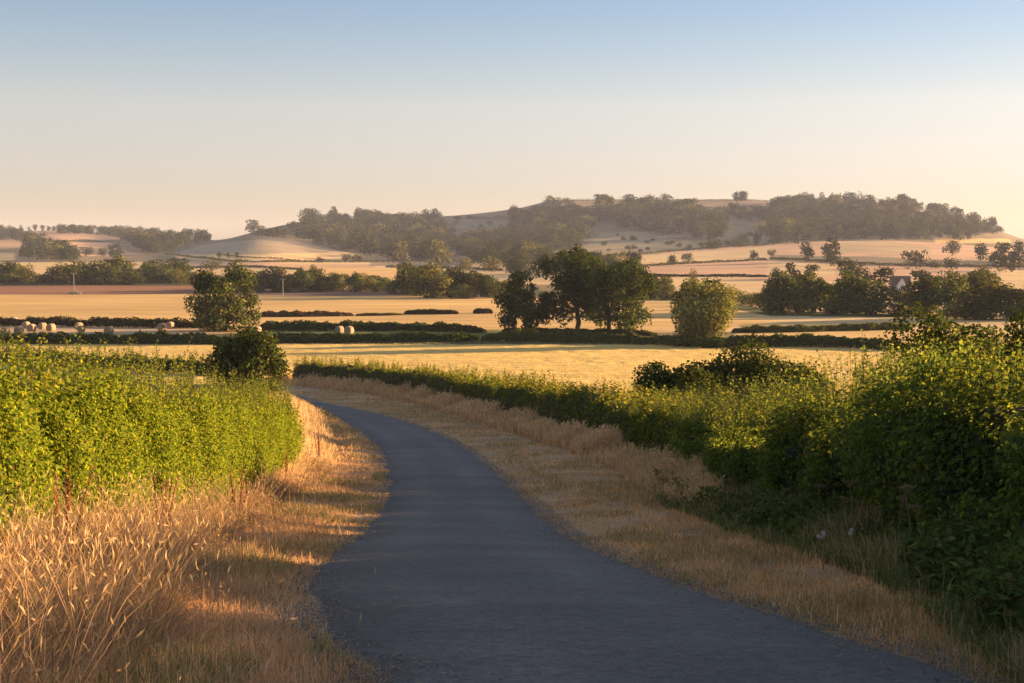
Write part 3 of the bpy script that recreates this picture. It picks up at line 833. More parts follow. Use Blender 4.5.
# belt 3: right
for k, px, b, t, w, lab in [
    ('l', 632, 300, 283, 26, 'dark bush just past the wide spreading tree'),
    ('d', 650, 299, 281, 24, 'round dark tree between the spreading trees and the willow'),
    ('l', 668, 300, 285, 22, 'low dark bush just before the willow'),
    ('o', 664, 294, 277, 16, 'small dull tree behind the low bush near the willow'),
    ('y', 732, 302, 286, 16, 'yellow-green small tree touching the willow crown'),
    ('l', 742, 305, 291, 26, 'low dark bush beyond the willow'),
    ('l', 760, 309, 292, 24, 'second low dark bush beyond the willow, nearer the big dark trees'),
    ('d', 783, 314, 273, 32, 'big dark tree at the near end of the right-hand belt'),
    ('d', 812, 313, 273, 38, 'dark tree with a visible pale trunk and lit crown top'),
    ('o', 801, 313.5, 286, 20, 'lower tree tucked between the two big dark trees'),
    ('d', 852, 314, 271, 30, 'dark pointed tree left of the wide low one'),
    ('d', 872, 314.5, 279, 38, 'wide dark tree with a low crown and warm-lit side'),
    ('l', 900, 316, 301, 34, 'low spreading bush below the white gable'),
    ('d', 926, 314, 277, 34, 'dark tree just beyond the white gable'),
    ('d', 951, 315, 275, 36, 'tall dark tree with a golden lit shoulder'),
    ('l', 948, 318, 303, 26, 'small bush at the foot of the golden-shouldered tree'),
    ('o', 982, 319, 281, 44, 'broad olive rounded tree'),
    ('o', 1008, 319, 285, 30, 'olive tree behind the broad rounded one'),
    ('d', 1034, 319, 284, 36, 'dark tree cut by the frame edge at the belt end'),
    ('l', 834, 315, 297, 18, 'small dark bush between the pale trunk and the pointed tree'),
    ('l', 798, 314.5, 296, 30, 'dark undergrowth bush at the foot of the near end of the right-hand belt'),
    ('l', 866, 315, 298, 34, 'dark undergrowth bush below the wide low tree'),
    ('l', 975, 319.5, 303, 40, 'dark undergrowth bush below the broad olive tree'),
    ('l', 1022, 320, 302, 40, 'dark undergrowth bush at the frame edge end of the belt'),
    ('d', 836, 312, 280, 26, 'dark tree filling the gap past the pale-trunked tree'),
    ('d', 770, 312, 281, 24, 'lower dark tree leaning on the near end of the right-hand belt'),
    ('d', 905, 305, 290, 26, 'dark bush standing right under the cottage walls'),
    ('d', 980, 301, 268, 36, 'greyer tree standing behind the belt, over the broad olive tree'),
    ('g', 950, 288, 270, 22, 'yellow autumn-tinted tree top showing behind the belt'),
    ('t', 925, 288, 270, 28, 'dull grey-green tree behind the dark tree by the gable'),
    ('t', 880, 288, 267, 26, 'dull round tree behind the wide low tree'),
    ('t', 856, 284, 262, 24, 'dull tree behind the dark pointed tree'),
    ('t', 846, 280, 258, 18, 'tree half way up behind the dark pointed tree'),
    ('t', 792, 279, 262, 16, 'grey tree behind the big dark belt tree'),
    ('t', 812, 279, 264, 14, 'grey tree above the pale-trunked tree'),
    ('t', 776, 280, 268, 16, 'grey bush above the near end of the right-hand belt'),
    ('g', 693, 281, 268, 8, 'thin upright pale tree on the low hill field'),
    ('r', 600, 272, 257, 14, 'small round tree showing above the wide spreading tree'),
    ('r', 637, 264.3, 253, 12, 'round hedgerow tree on the hill field, first of the close pair'),
    ('r', 688, 262.8, 253, 12, 'round hedgerow tree on the hill field, second of the close pair'),
    ('r', 671, 264.6, 254.5, 10, 'round hedgerow tree between the hill field pair'),
    ('r', 753, 260.4, 249.7, 10, 'round hedgerow tree near the far end of the upper hill field'),
    ('b', 637, 268, 261, 9, 'small bush on the hedge of the upper hill field'),
    ('t', 660, 285, 273, 24, 'tree cluster at the foot of the hill fields behind the willow'),
    ('t', 640, 284, 271, 16, 'tree at the foot of the hill fields above the dark round tree'),
    ('t', 620, 283, 270, 16, 'tree at the foot of the hill fields, above the wide spreading tree'),
    ('r', 952, 256, 240.5, 19, 'lone round tree with a clear trunk on the brown slope'),
    ('p', 980, 260.5, 243, 13, 'lone egg-shaped tree on the brown slope'),
    ('b', 916, 269, 250.5, 26, 'large dark bush clump on the brown slope'),
    ('b', 935, 268, 260.5, 14, 'smaller bush beside the large clump on the brown slope'),
    ('b', 951, 269, 257, 18, 'bush clump below the lone round tree'),
    ('t', 1003, 265, 242, 16, 'dark tree on the slope near the frame edge'),
    ('t', 1016, 264, 241, 16, 'second dark tree on the slope, nearest the frame edge'),
    ('b', 1012, 272, 256, 40, 'long dark thicket low on the slope at the frame edge'),
    ('r', 772, 257, 249.5, 8, 'tiny round tree at the edge of the brown hill field'),
    ('p', 807, 262, 242, 13, 'upright tree standing free below the hill wood'),
    ('p', 829, 262, 238, 17, 'tall tree at the bottom of the hill wood'),
    ('t', 831, 266, 249, 19, 'rounded tree just below the tall one at the hill wood foot'),
    ('t', 799, 244, 222, 16, 'pale leafy tree on the front edge of the hill wood'),
    # far left
    ('r', 87, 257, 246.5, 13, 'round tree on the distant left hill, beside the pink field'),
    ('r', 103, 257.5, 247.5, 10, 'smaller round tree on the distant left hill'),
    ('t', 115, 257.5, 244, 15, 'dark tree at the end of the pink field on the left hill'),
    ('t', 32, 240, 234, 11, 'tree at the lower corner of the top pink field'),
    ('p', 220, 257.3, 251.5, 4, 'first of three tiny trees on the domed field hedge'),
    ('p', 228, 257.8, 252, 4, 'middle of three tiny trees on the domed field hedge'),
    ('p', 237, 258.3, 252, 4, 'last of three tiny trees on the domed field hedge'),
    ('r', 319, 262.7, 256.5, 9, 'small round tree on the hedge under the domed field'),
    ('r', 346, 262.3, 254, 11, 'first of two round trees at the corner of the domed field'),
    ('r', 356, 262.3, 254.5, 12, 'second of two round trees at the corner of the domed field'),
    ('b', 162, 268, 258, 42, 'long dark copse below the small pinkish field'),
    ('t', 180, 268, 258, 18, 'tree at the end of the long dark copse'),
    ('g', 212, 271, 261, 20, 'pale tree top showing behind the lone dark tree'),
    # crest
    ('r', 252, 235, 219.5, 15, 'dark tree on the ridge at the top of the domed field'),
    ('b', 262, 236, 226, 18, 'bush beside the ridge tree above the domed field'),
    ('t', 273, 237, 227.5, 14, 'first tree on the bare slope between the ridge tree and the hill wood'),
    ('b', 284, 237, 226, 20, 'low thicket on the bare slope before the hill wood'),
    ('t', 294, 236, 221.5, 14, 'taller tree at the near end of the hill wood on the ridge'),
    ('b', 554, 206, 195.8, 20, 'dark clump on the skyline at the shoulder of the big hill'),
    ('b', 566, 204, 197.5, 14, 'lower clump beside the skyline clump at the hill shoulder'),
]:
    put_tree(k, px, b, t, w, lab)
# the lone flat-topped trees on the summit
for dx, w in ((-4, 8), (0, 9), (4.2, 8)):
    put_tree('r', 741 + dx, 201.4, 190.6 + abs(dx) * .2, w, 'small tree of the lone flat-topped cluster on the hill summit', 'lone tree cluster on the hill summit')
for i, xx in enumerate((21, 29, 35.7, 42.2, 48.3, 53.6)):
    put_tree('r', xx, 231.3, (225, 226.3, 224.3, 224.8, 225.4, 225.6)[i], (5, 5.4, 5.2, 5, 5, 4.4)[i], 'small tree in the spaced row along the far left skyline', 'row of trees on the far left skyline')

# --- woods on the slopes: skyline and front trees one by one, the rest one mass
WOODS = [
    ([(296, 238), (300, 222), (330, 217), (380, 220), (430, 220), (446, 228), (440, 240), (455, 250), (440, 262), (400, 262), (360, 254), (325, 246)], 300, 12),
    ([(512, 217), (560, 213), (590, 216), (598, 226), (580, 246), (545, 258), (520, 268), (470, 262), (455, 250), (480, 240), (512, 234)], 360, 11),
    ([(590, 216), (600, 207), (650, 208), (690, 212), (726, 222), (722, 240), (700, 240), (660, 234), (610, 226)], 240, 13),
    ([(722, 212), (790, 211), (800, 222), (780, 220), (726, 222)], 60, 8),
    ([(775, 208), (800, 203), (850, 203), (900, 206), (950, 216), (1000, 231), (1004, 238), (930, 242), (900, 243), (870, 240), (840, 240), (776, 243), (762, 236), (770, 222)], 430, 13),
    ([(-60, 235), (16, 233), (36, 240), (50, 247), (80, 262), (60, 264), (20, 258), (30, 248), (12, 241), (-60, 240)], 110, 10),
    ([(100, 235.5), (150, 235.5), (178, 239), (215, 240), (180, 248), (150, 256), (140, 250), (126, 241)], 200, 10),
    ([(60, 232), (150, 236), (120, 236), (60, 233.5)], 50, 8),
    ([(560, 262), (600, 262), (640, 270), (640, 282), (520, 276), (500, 268)], 60, 8),
    ([(688, 250), (720, 246), (790, 240), (790, 244), (720, 250)], 24, 7),
    ([(985, 262), (1060, 258), (1060, 270), (1000, 268)], 20, 8),
]
SKY_LABEL = ['tree in the wood on the ridge above the domed field', 'tree in the scrubby wood on the steep flank of the big hill', 'tree in the wood across the middle of the big hill',
             'tree in the thin wood under the summit hedge', 'tree in the large wood crowning the hill end', 'tree in the small wood at the distant left', 'tree in the wood running down the distant left hill',
             'tree in the skyline strip of the distant left hill', 'tree in the scrub at the hill foot behind the spreading trees', 'tree in the strip above the upper pink field', 'tree in the thicket at the slope edge']
mV, mQ, mC, mo = [], [], [], 0
n_ind = 0
IND = [46, 26, 22, 8, 56, 12, 16, 10, 8, 5, 4]
for wi, (P, N, hm) in enumerate(WOODS):
    P = np.array(P, float); lo, hi = P.min(0), P.max(0)
    pts = []
    while len(pts) < N:
        q = tr.uniform(lo, hi, (N, 2))
        pts += list(q[poly_in(q[:, 0], q[:, 1], P)])
    pts = np.array(pts[:N]); pts = pts[np.argsort(pts[:, 1])]
    # the individuals: highest on the skyline and lowest at the front edge, spread through
    loc_top = np.array([p[1] - np.interp(p[0], *(lambda b: (b[:, 0], b[:, 1]))(np.array([[xx, min([q[1] for q in pts if abs(q[0] - xx) < 12] or [p[1]])] for xx in np.arange(lo[0], hi[0], 12)]))) for p in pts])
    order = np.argsort(loc_top + tr.uniform(0, 3, len(pts)))
    ind = set(order[: IND[wi]].tolist())
    for i, (px, py) in enumerate(pts):
        h = hm * tr.uniform(.55, 1.25) * (1 if i not in ind else 1.25)
        k = 'ttttrrbptrtrbptg'[tr.integers(16)]
        X, Y = gpt(px, py); Yk = Y
        hpx = h / Y * F
        if i in ind:
            put_tree(k, px, py, py - hpx * (.6 if k == 'b' else 1), hpx * (1.05 if k not in 'pb' else (.6 if k == 'p' else 1.3)), SKY_LABEL[wi], 'trees of ' + SKY_LABEL[wi][12:])
            n_ind += 1
        else:
            v = SETS[k][tr.integers(len(SETS[k]))]
            V, Q, cc = v[4]
            a = tr.random() * 6.28; s = h / 10 * (1.2 if k != 'b' else .9)
            sub = tr.random(len(Q)) < .75
            Vq = V.reshape(-1, 4, 3)[sub].reshape(-1, 3); cq = cc.reshape(-1, 4, 3)[sub].reshape(-1, 3)
            z = float(G0(np.array(X), np.array(Y)))
            R = np.array([[math.cos(a), -math.sin(a), 0], [math.sin(a), math.cos(a), 0], [0, 0, 1]]) * s
            mV.append(Vq @ R.T + (X, Y, z - .2)); mQ.append(np.arange(len(Vq)).reshape(-1, 4) + mo); mC.append(cq); mo += len(Vq)
wood = link('woodland', make_mesh('woodland', np.concatenate(mV), np.concatenate(mQ), np.concatenate(mC), [M_FAR]))
tag(wood, 'continuous hazy woodland filling the slopes between the hill fields', 'woodland', kind='stuff')

# scattered scrub on the open pasture of the big hill
sc_pts = []
while len(sc_pts) < 26:
    q = tr.uniform((590, 226), (800, 254))
    if poly_in(np.array([q[0]]), np.array([q[1]]), [(602, 231), (640, 236), (690, 243), (720, 234), (725, 219), (770, 221), (795, 236), (770, 243), (640, 254), (592, 258)])[0]: sc_pts.append(q)
for _ in range(16):
    q = tr.uniform((440, 219), (512, 238)); sc_pts.append(q)
for q in sc_pts:
    s = tr.uniform(2.5, 6)
    put_tree('b' if tr.random() < .6 else 'r', q[0], q[1], q[1] - s * .8, s * 1.4, 'small scrub bush dotted over the open pastures of the big hill', 'scrub bushes on the hill pasture', 'scrub_bush', 'bush')

# ------------------------------------------------------------------ hay bales
M_BALE = None
def bale_mat():
    m, nt, out = new_mat('straw_bale'); N = nt.nodes.new; K = nt.links.new
    p = N('ShaderNodeBsdfPrincipled'); p.inputs['Roughness'].default_value = 1
    tc = N('ShaderNodeTexCoord'); w = N('ShaderNodeTexNoise'); w.inputs['Scale'].default_value = 9; w.inputs['Detail'].default_value = 6
    mp = N('ShaderNodeMapping'); mp.inputs['Scale'].default_value = (1, 3, 3)
    K(tc.outputs['Object'], mp.inputs[0]); K(mp.outputs[0], w.inputs['Vector'])
    r = N('ShaderNodeValToRGB'); r.color_ramp.elements[0].color = (.21, .135, .075, 1); r.color_ramp.elements[1].color = (.36, .245, .145, 1)
    r.color_ramp.elements[0].position = .3; r.color_ramp.elements[1].position = .7
    K(w.outputs['Fac'], r.inputs[0]); K(r.outputs[0], p.inputs['Base Color'])
    b = N('ShaderNodeBump'); b.inputs['Distance'].default_value = .05; K(w.outputs['Fac'], b.inputs['Height']); K(b.outputs[0], p.inputs['Normal'])
    K(p.outputs[0], out.inputs[0]); return m


def bale_mesh(seed):
    r = np.random.default_rng(seed); n = 28
    prof = [(-.62, .02), (-.63, .30), (-.625, .55), (-.60, .70), (-.53, .755), (-.2, .765), (.2, .765), (.53, .755), (.60, .70), (.625, .55), (.63, .30), (.62, .02)]
    an = np.linspace(0, 2 * np.pi, n, endpoint=False); V = []
    for x, q in prof:
        rr = q * (1 + .02 * np.sin(an * 3 + seed) + .012 * r.normal(size=n))
        V.append(np.stack([np.full(n, x) + .01 * r.normal(size=n), np.cos(an) * rr, np.maximum(np.sin(an) * rr, -.68) + .68], -1))
    V = np.concatenate(V); i = np.arange(len(prof) - 1)[:, None] * n; j = np.arange(n)[None]; j2 = (j + 1) % n
    return V, np.stack([i + j, i + n + j, i + n + j2, i + j2], -1).reshape(-1, 4)


bm_ = bale_mat()
BALES = [make_mesh('hay_bale', *bale_mesh(s), None, [bm_]) for s in (1, 2, 3)]
BL = [(13.8, 323.4, 'lone round straw bale farthest off, against the ragged hedge'),
      (26, 328.5, 'round bale at the back of the cluster of four'),
      (31.5, 331.4, 'nearest big round bale of the cluster of four'),
      (42.5, 329.3, 'bright-topped round bale just beyond the big one'),
      (51, 331, 'dull shaded round bale at the end of the cluster'),
      (79, 329.2, 'back bale of the overlapping pair in the open stubble'),
      (80.8, 332.6, 'front bale of the overlapping pair, round face to the viewer'),
      (109, 334, 'shaded round bale alone in the stubble past the pair'),
      (19, 334, 'half-hidden shaded bale before the cluster'),
      (5, 334.6, 'half-hidden shaded bale at the frame edge'),
      (162, 330.6, 'larger bright bale of the pair near the lone dark tree'),
      (170.4, 328.6, 'smaller bright bale of the pair near the lone dark tree'),
      (257, 333.5, 'bright bale peeping past the dark bush'),
      (339.5, 333.2, 'pale bale in the gap of the hedges, the bigger of two'),
      (349, 333.9, 'pale bale in the gap of the hedges, the smaller of two')]
for i, (px, py, lab) in enumerate(BL):
    X, Y = gpt(px, py)
    o = link('hay_bale', BALES[i % 3])
    k = .74 + .10 * tr.random()
    o.location = (X, Y, float(G(np.array(X), np.array(Y))) - .02); o.scale = (k, k, k)
    o.rotation_euler = (0, 0, [1.0, 1.2, 1.35, .9, 1.1, .8, 1.4, 1.25, 1.0, 1.3, .95, 1.1, 1.0, .9, 1.1][i])
    tag(o, lab, 'hay bale', 'round straw bales in the stubble')

# ------------------------------------------------------------------ poles
M_POLE = simple_mat('weathered_pole', (.24, .205, .165), .8, .2, 3)
M_STEEL = simple_mat('dull_metal', (.3, .3, .3), .5, .1, 3)


def pole(px, base, top, label):
    X, Y = gpt(px, base); z = float(G(np.array(X), np.array(Y))); h = ztop(px, top, Y) - z
    o = bpy.data.objects.new('utility_pole', None); C.objects.link(o); o.location = (X, Y, z - .05)
    tag(o, label, 'pole')
    link('post', make_mesh('pole_post', *tube([[0, 0, 0], [0, 0, h * .5], [0, 0, h]], [.10, .085, .07], 10), None, [M_POLE]), o)
    link('crossarm', make_mesh('pole_crossarm', *tube([[-.7, 0, h - .35], [0, .14, h - .35], [.7, 0, h - .35]], [.05, .06, .05], 6), None, [M_POLE]), o)
    for s in (-.62, 0, .62):
        link('insulator', make_mesh('pole_insulator', *tube([[s, .05, h - .31], [s, .05, h - .22], [s, .05, h - .12]], [.04, .06, .03], 8), None, [M_STEEL]), o)
    return o


pole(74, 293.5, 272.5, 'thin pale pole standing on the ploughed strip')
pole(283, 296, 278, 'thin pale pole before the golden-lit belt tree')
pole(34.5, 262, 250, 'faint pale pole on the slope of the distant left hill')

# brush pile by the pole
X, Y = gpt(74.5, 294)
bp = []
for i in range(60):
    a = tr.random() * 6.28; q = tr.random() ** .6 * 1.5
    c = np.array([math.cos(a) * q * 1.6, math.sin(a) * q, .15 + (1.5 - q) * .5 * tr.random()])
    d = unit(tr.normal(size=3) * (1, 1, .35)) * tr.uniform(.4, 1.1)
    bp.append(tube([c - d, c, c + d], [.05, .06, .02], 4))
o = link('brush_pile', make_mesh('brush_pile', *cat_mesh(bp), None, [M_POLE]), None, (X + .6, Y - .8, float(G(np.array(X), np.array(Y)))))
tag(o, 'low pile of pale branches at the foot of the pole', 'brush pile')

# ------------------------------------------------------------------ cottages
M_WHITE = simple_mat('white_render', (.58, .54, .48), .9, .08, 2)
M_ROOF = simple_mat('clay_tiles', (.13, .085, .065), .9, .35, 4, .4)
M_GLASSD = simple_mat('window_glass', (.03, .035, .04), .15, .1, 2)
M_FRAME = simple_mat('painted_frame', (.7, .68, .62), .6, .05, 2)
M_BRICK = simple_mat('brick', (.28, .15, .10), .9, .3, 8)


def box(x0, x1, y0, y1, z0, z1):
    V = np.array([[x, y, z] for z in (z0, z1) for y in (y0, y1) for x in (x0, x1)], float)
    return V, np.array([[0, 2, 3, 1], [4, 5, 7, 6], [0, 1, 5, 4], [2, 6, 7, 3], [0, 4, 6, 2], [1, 3, 7, 5]])


def gable_box(x0, x1, y0, y1, ze, zr, axis='x'):
    """walls with gable ends under a ridge along the axis"""
    if axis == 'x':
        ym = (y0 + y1) / 2
        V = [[x, y, z] for x in (x0, x1) for (y, z) in ((y0, 0), (y1, 0), (y1, ze), (ym, zr), (y0, ze))]
    else:
        xm = (x0 + x1) / 2
        V = [[x, y, z] for y in (y0, y1) for (x, z) in ((x0, 0), (x1, 0), (x1, ze), (xm, zr), (x0, ze))]
    f = [[0, 1, 2, 4], [4, 2, 3, 3], [5, 9, 7, 6], [9, 8, 8, 7], [0, 4, 9, 5], [1, 6, 7, 2]]
    return np.array(V, float), [[0, 1, 2, 3, 4], [9, 8, 7, 6, 5], [0, 5, 6, 1], [1, 6, 7, 2], [4, 9, 5, 0]]


def pydata(name, V, Fc, mat):
    me = bpy.data.meshes.new(name); me.from_pydata([tuple(v) for v in V], [], Fc); me.materials.append(mat); me.update(); return me


def roof_mesh(x0, x1, y0, y1, ze, zr, axis, t=.18, ov=.35):
    if axis == 'x':
        ym = (y0 + y1) / 2; sl = (zr - ze) / (ym - y0)
        sec = [(y0 - ov, ze - ov * sl), (ym, zr), (y1 + ov, ze - ov * sl), (y1 + ov, ze - ov * sl + t), (ym, zr + t * 1.2), (y0 - ov, ze - ov * sl + t)]
        V = [[x, y, z + .02] for x in (x0 - .25, x1 + .25) for (y, z) in sec]
    else:
        xm = (x0 + x1) / 2; sl = (zr - ze) / (xm - x0)
        sec = [(x0 - ov, ze - ov * sl), (xm, zr), (x1 + ov, ze - ov * sl), (x1 + ov, ze - ov * sl + t), (xm, zr + t * 1.2), (x0 - ov, ze - ov * sl + t)]
        V = [[x, y, z + .02] for y in (y0 - .25, y1 + .25) for (x, z) in sec]
    Fc = [[0, 1, 4, 5], [1, 2, 3, 4], [6, 11, 10, 7], [7, 10, 9, 8]] + [[i, i + 6, (i + 1) % 6 + 6, (i + 1) % 6] for i in range(6)]
    return V, Fc


def cottage(px, base, label, wide=10.0, rz=0., wing=True, scale=1.0):
    X, Y = gpt(px, base); z = float(G(np.array(X), np.array(Y)))
    o = bpy.data.objects.new('cottage', None); C.objects.link(o); o.location = (X, Y, z - .1); o.rotation_euler = (0, 0, rz); o.scale = (scale,) * 3
    tag(o, label, 'house')
    w = wide / 2
    V, Fc = gable_box(-w, w, -3, 3, 3.0, 6.2, 'x'); link('wall', pydata('cottage_wall', V, Fc, M_BRICK if wing else M_WHITE), o)
    rf = link('roof', pydata('cottage_roof', *roof_mesh(-w, w, -3, 3, 3.0, 6.2, 'x'), M_ROOF), o)
    link('chimney', make_mesh('chimney', *cat_mesh([box(-w + .5, -w + 1.3, -.4, .4, 5.0, 7.3), box(-w + .42, -w + 1.38, -.48, .48, 7.303, 7.5), ]), None, [M_BRICK], smooth=False), rf)
    xs = [-w * .55, w * .62]
    if wing:
        V, Fc = gable_box(-1.9, 1.9, -5.2, -2.99, 3.0, 5.7, 'y'); link('gable_wing', pydata('gable_wing', V, Fc, M_WHITE), o)
        link('roof', pydata('wing_roof', *roof_mesh(-1.9, 1.9, -5.2, -1.2, 3.0, 5.7, 'y'), M_ROOF), o)
    for xq, yq in [(q, -3) for q in xs] + ([(0, -5.2)] if wing else []):
        fr = link('window', make_mesh('window_frame', *box(xq - .6, xq + .6, yq - .05, yq + .03, 1.0, 2.2), None, [M_FRAME], smooth=False), o)
        link('pane', make_mesh('window_pane', *cat_mesh([box(xq - .52, xq - .04, yq - .062, yq - .052, 1.08, 2.12), box(xq + .04, xq + .52, yq - .062, yq - .052, 1.08, 2.12)]), None, [M_GLASSD], smooth=False), fr)
    link('door', make_mesh('door', *box(-w * .32 - .45 if not wing else w * .95 - 1.2, -w * .32 + .45 if not wing else w * .95 - .5, -3.06, -2.98, 0, 2.05), None, [M_ROOF], smooth=False), o)
    return o


cottage(900, 290.5, 'cottage with a white gable and brown tiled roofs among the trees', 8, -.12, True, .72)
cottage(157, 279, 'tiny pale cottage glimpsed between the trees of the left belt', 7, .3, False, .45)
cottage(178, 277, 'pale cottage beside the yellowish tree in the left belt', 6, .3, False, .45)
cottage(42, 281.5, 'tiny white cottage half hidden near the start of the left belt', 6, .2, False, .45)

# ------------------------------------------------------------------ grasses
def blades(X, Y, hgt, wid, lean, colr, r, droop=.35, zoff=0., swirl=0, lin=0.):
    """curved grass blades, three sections each"""
    n = len(X)
    Z = G(X, Y) - .02 + zoff
    az = r.random(n) * 2 * np.pi if swirl == 0 else vnoise(np.stack([X / .8, Y / .9, 0 * X], -1), 60) * 14 + swirl * r.normal(size=n)
    dirv = np.stack([np.cos(az), np.sin(az)], -1) * (lean * (np.abs(r.normal(size=n)) if lin == 0 else .4 + .6 * np.abs(r.normal(size=n))))[:, None]
    sa = r.random(n) * np.pi
    sv = np.stack([np.cos(sa), np.sin(sa)], -1) * (wid / 2)[:, None]
    V = np.empty((n, 8, 3))
    for k, (t, w) in enumerate(((0, 1), (.4, .9), (.75, .65), (1, .12))):
        bend = (1 - lin) * t ** 2 + lin * t
        px = X + dirv[:, 0] * hgt * bend; py = Y + dirv[:, 1] * hgt * bend
        pz = Z + hgt * (t * (1 - lin + lin / np.sqrt(1 + dirv[:, 0] ** 2 + dirv[:, 1] ** 2)) - droop * np.hypot(dirv[:, 0], dirv[:, 1]) * t ** 3)
        V[:, 2 * k, 0] = px - sv[:, 0] * w; V[:, 2 * k, 1] = py - sv[:, 1] * w; V[:, 2 * k, 2] = pz
        V[:, 2 * k + 1, 0] = px + sv[:, 0] * w; V[:, 2 * k + 1, 1] = py + sv[:, 1] * w; V[:, 2 * k + 1, 2] = pz
    b = np.arange(n)[:, None] * 8
    Q = np.concatenate([b + [0, 1, 3, 2], b + [2, 3, 5, 4], b + [4, 5, 7, 6]], 0)
    return V.reshape(-1, 3), Q, np.repeat(colr, 8, 0), V[:, 6]


def seed_heads(tip, L, W, r, colr):
    n = len(tip)
    V, Q = leaf_quads(tip, unit(r.normal(size=(n, 3)) * (1, 1, .3)), L, W, r=r)
    # stand the heads up: stretch along z
    V = V.reshape(n, 4, 3); c = V.mean(1, keepdims=True); d = V - c
    d[:, :, 2] *= 1.6; V = (c + d).reshape(-1, 3)
    return V, Q, np.repeat(colr, 4, 0)


def straw_cols(n, r, green=.1, dark=1.0):
    a = np.array([.58, .39, .19]); b = np.array([.66, .50, .31]); c = np.array([.44, .26, .13])
    k = r.random((n, 3)); w = k / k.sum(1, keepdims=True)
    col = w[:, :1] * a + w[:, 1:2] * b + w[:, 2:] * c
    g = r.random(n) < green
    col[g] = np.array([.20, .20, .06]) * r.uniform(.7, 1.3, (g.sum(), 1))
    return col * dark * r.uniform(.75, 1.2, (n, 1))


def grass_obj(name, label, batches):
    Vs, Qs, Cs, o = [], [], [], 0
    for V, Q, cc in batches:
        Vs.append(V); Qs.append(Q + o); Cs.append(cc); o += len(V)
    ob = link(name, make_mesh(name, np.concatenate(Vs), np.concatenate(Qs), np.concatenate(Cs), [M_GRASS]))
    return tag(ob, label, 'grass', kind='stuff')


gr = np.random.default_rng(5)
# edge lines as functions of Y
IN_Y = [4, 8, 12, 18, 25, 31, 38, 45, 55, 65, 75, 84]; IN_X = [-1.6, -2.0, -2.8, -3.65, -4.4, -4.95, -5.15, -5.5, -6.9, -8.3, -10.0, -12.0]
HL_Y = [4, 8, 12.9, 18, 25, 33, 38.5, 45, 55, 65, 75, 84]; HL_X = [-3.9, -4.15, -4.4, -4.8, -5.2, -5.7, -6.3, -8.5, -10, -11.5, -13.2, -15]
m_L = np.argsort(RL[:, 1]); ROADLX = lambda Y: np.interp(Y, RL[m_L, 1], RL[m_L, 0])
m_R = np.argsort(RR[:, 1]); ROADRX = lambda Y: np.interp(Y, RR[m_R, 1], RR[m_R, 0])
m_B = np.argsort(BANK[:15, 1]); BANKX = lambda Y: np.interp(Y, BANK[:15][m_B, 1], BANK[:15][m_B, 0])


def sampleY(n, y0, y1, p=1.0):
    u = gr.random(n)
    if p == 1.0: return y0 * (y1 / y0) ** u
    return (y0 ** (1 - p) + u * (y1 ** (1 - p) - y0 ** (1 - p))) ** (1 / (1 - p))


# tall straw-coloured grass, left
Y = sampleY(130000, 5, 40); s = gr.random(130000)
X = np.interp(Y, IN_Y, IN_X) * (1 - s) + np.interp(Y, HL_Y, HL_X) * s
clump = vnoise(np.stack([X * 1.6, Y * 1.6, 0 * X], -1), 40)
clump = .6 * clump + .4 * vnoise(np.stack([X * 4.5, Y * 3.5, 0 * X], -1), 41)
keep = gr.random(len(X)) < np.clip((clump - .30) * 3.2, .04, 1); X, Y, s, clump = X[keep], Y[keep], s[keep], clump[keep]
h = (.20 + .48 * clump + .004 * Y) * np.interp(Y, [11, 17, 28, 36], [1, .72, .72, 1]) * gr.uniform(.5, 1.3, len(X)) * (.55 + .45 * np.sin(np.clip(s * 1.4, 0, 1) * np.pi / 2 + .3)) * (1 + .25 * (s > .6))
a = blades(X, Y, h, np.clip(.0022 + Y * .00022, .003, .012) * gr.uniform(.7, 1.4, len(X)), 1.15, straw_cols(len(X), gr, .12, .9) * (np.array([.92, .83, .90])[None] * (.72 + .62 * vnoise(np.stack([X * 2.2, Y * 1.8, 0 * X], -1), 44))[:, None]), gr, .35, swirl=1.1, lin=.65)  # noise darkens blade colour in clumps, imitating brown shadow in the tangle
k = gr.random(len(X)) < .22
hd = seed_heads(a[3][k], np.clip(.03 + Y[k] * .001, .03, .07), np.clip(.002 + Y[k] * .0004, .004, .018), gr, straw_cols(k.sum(), gr, 0, .85))
ns = 3600
Yc = sampleY(ns, 5, 30, 1.8); sc_ = gr.random(ns)
Xc = np.interp(Yc, IN_Y, IN_X) * (1 - sc_) + np.interp(Yc, HL_Y, HL_X) * sc_
c_ = blades(Xc, Yc, gr.uniform(.5, 1.05, ns), np.clip(.003 + Yc * .0003, .004, .012), .7, straw_cols(ns, gr, .05, .9) * np.array([.92, .85, .88]), gr, .3, swirl=1.2, lin=.5)
hc = seed_heads(c_[3], np.full(ns, .045), np.full(ns, .008), gr, straw_cols(ns, gr, 0, .9))
Yb = sampleY(22000, 33, 84, 1.2); sb = gr.random(22000)
Xb = np.interp(Yb, IN_Y, IN_X) * (1 - sb) + np.interp(Yb, HL_Y, HL_X) * sb
b_ = blades(Xb, Yb, gr.uniform(.45, 1.15, len(Xb)) * np.interp(Yb, [33, 46], [.45, 1]) * np.interp(sb, [0, .6], [.22, 1]), np.clip(Yb * .0006, .02, .05), .35, straw_cols(len(Xb), gr, .05), gr, .3)
grass_obj('tall_grass', 'tangle of tall straw-coloured grass along the foot of the bright hedge', [a[:3], hd, b_[:3], c_[:3], hc])

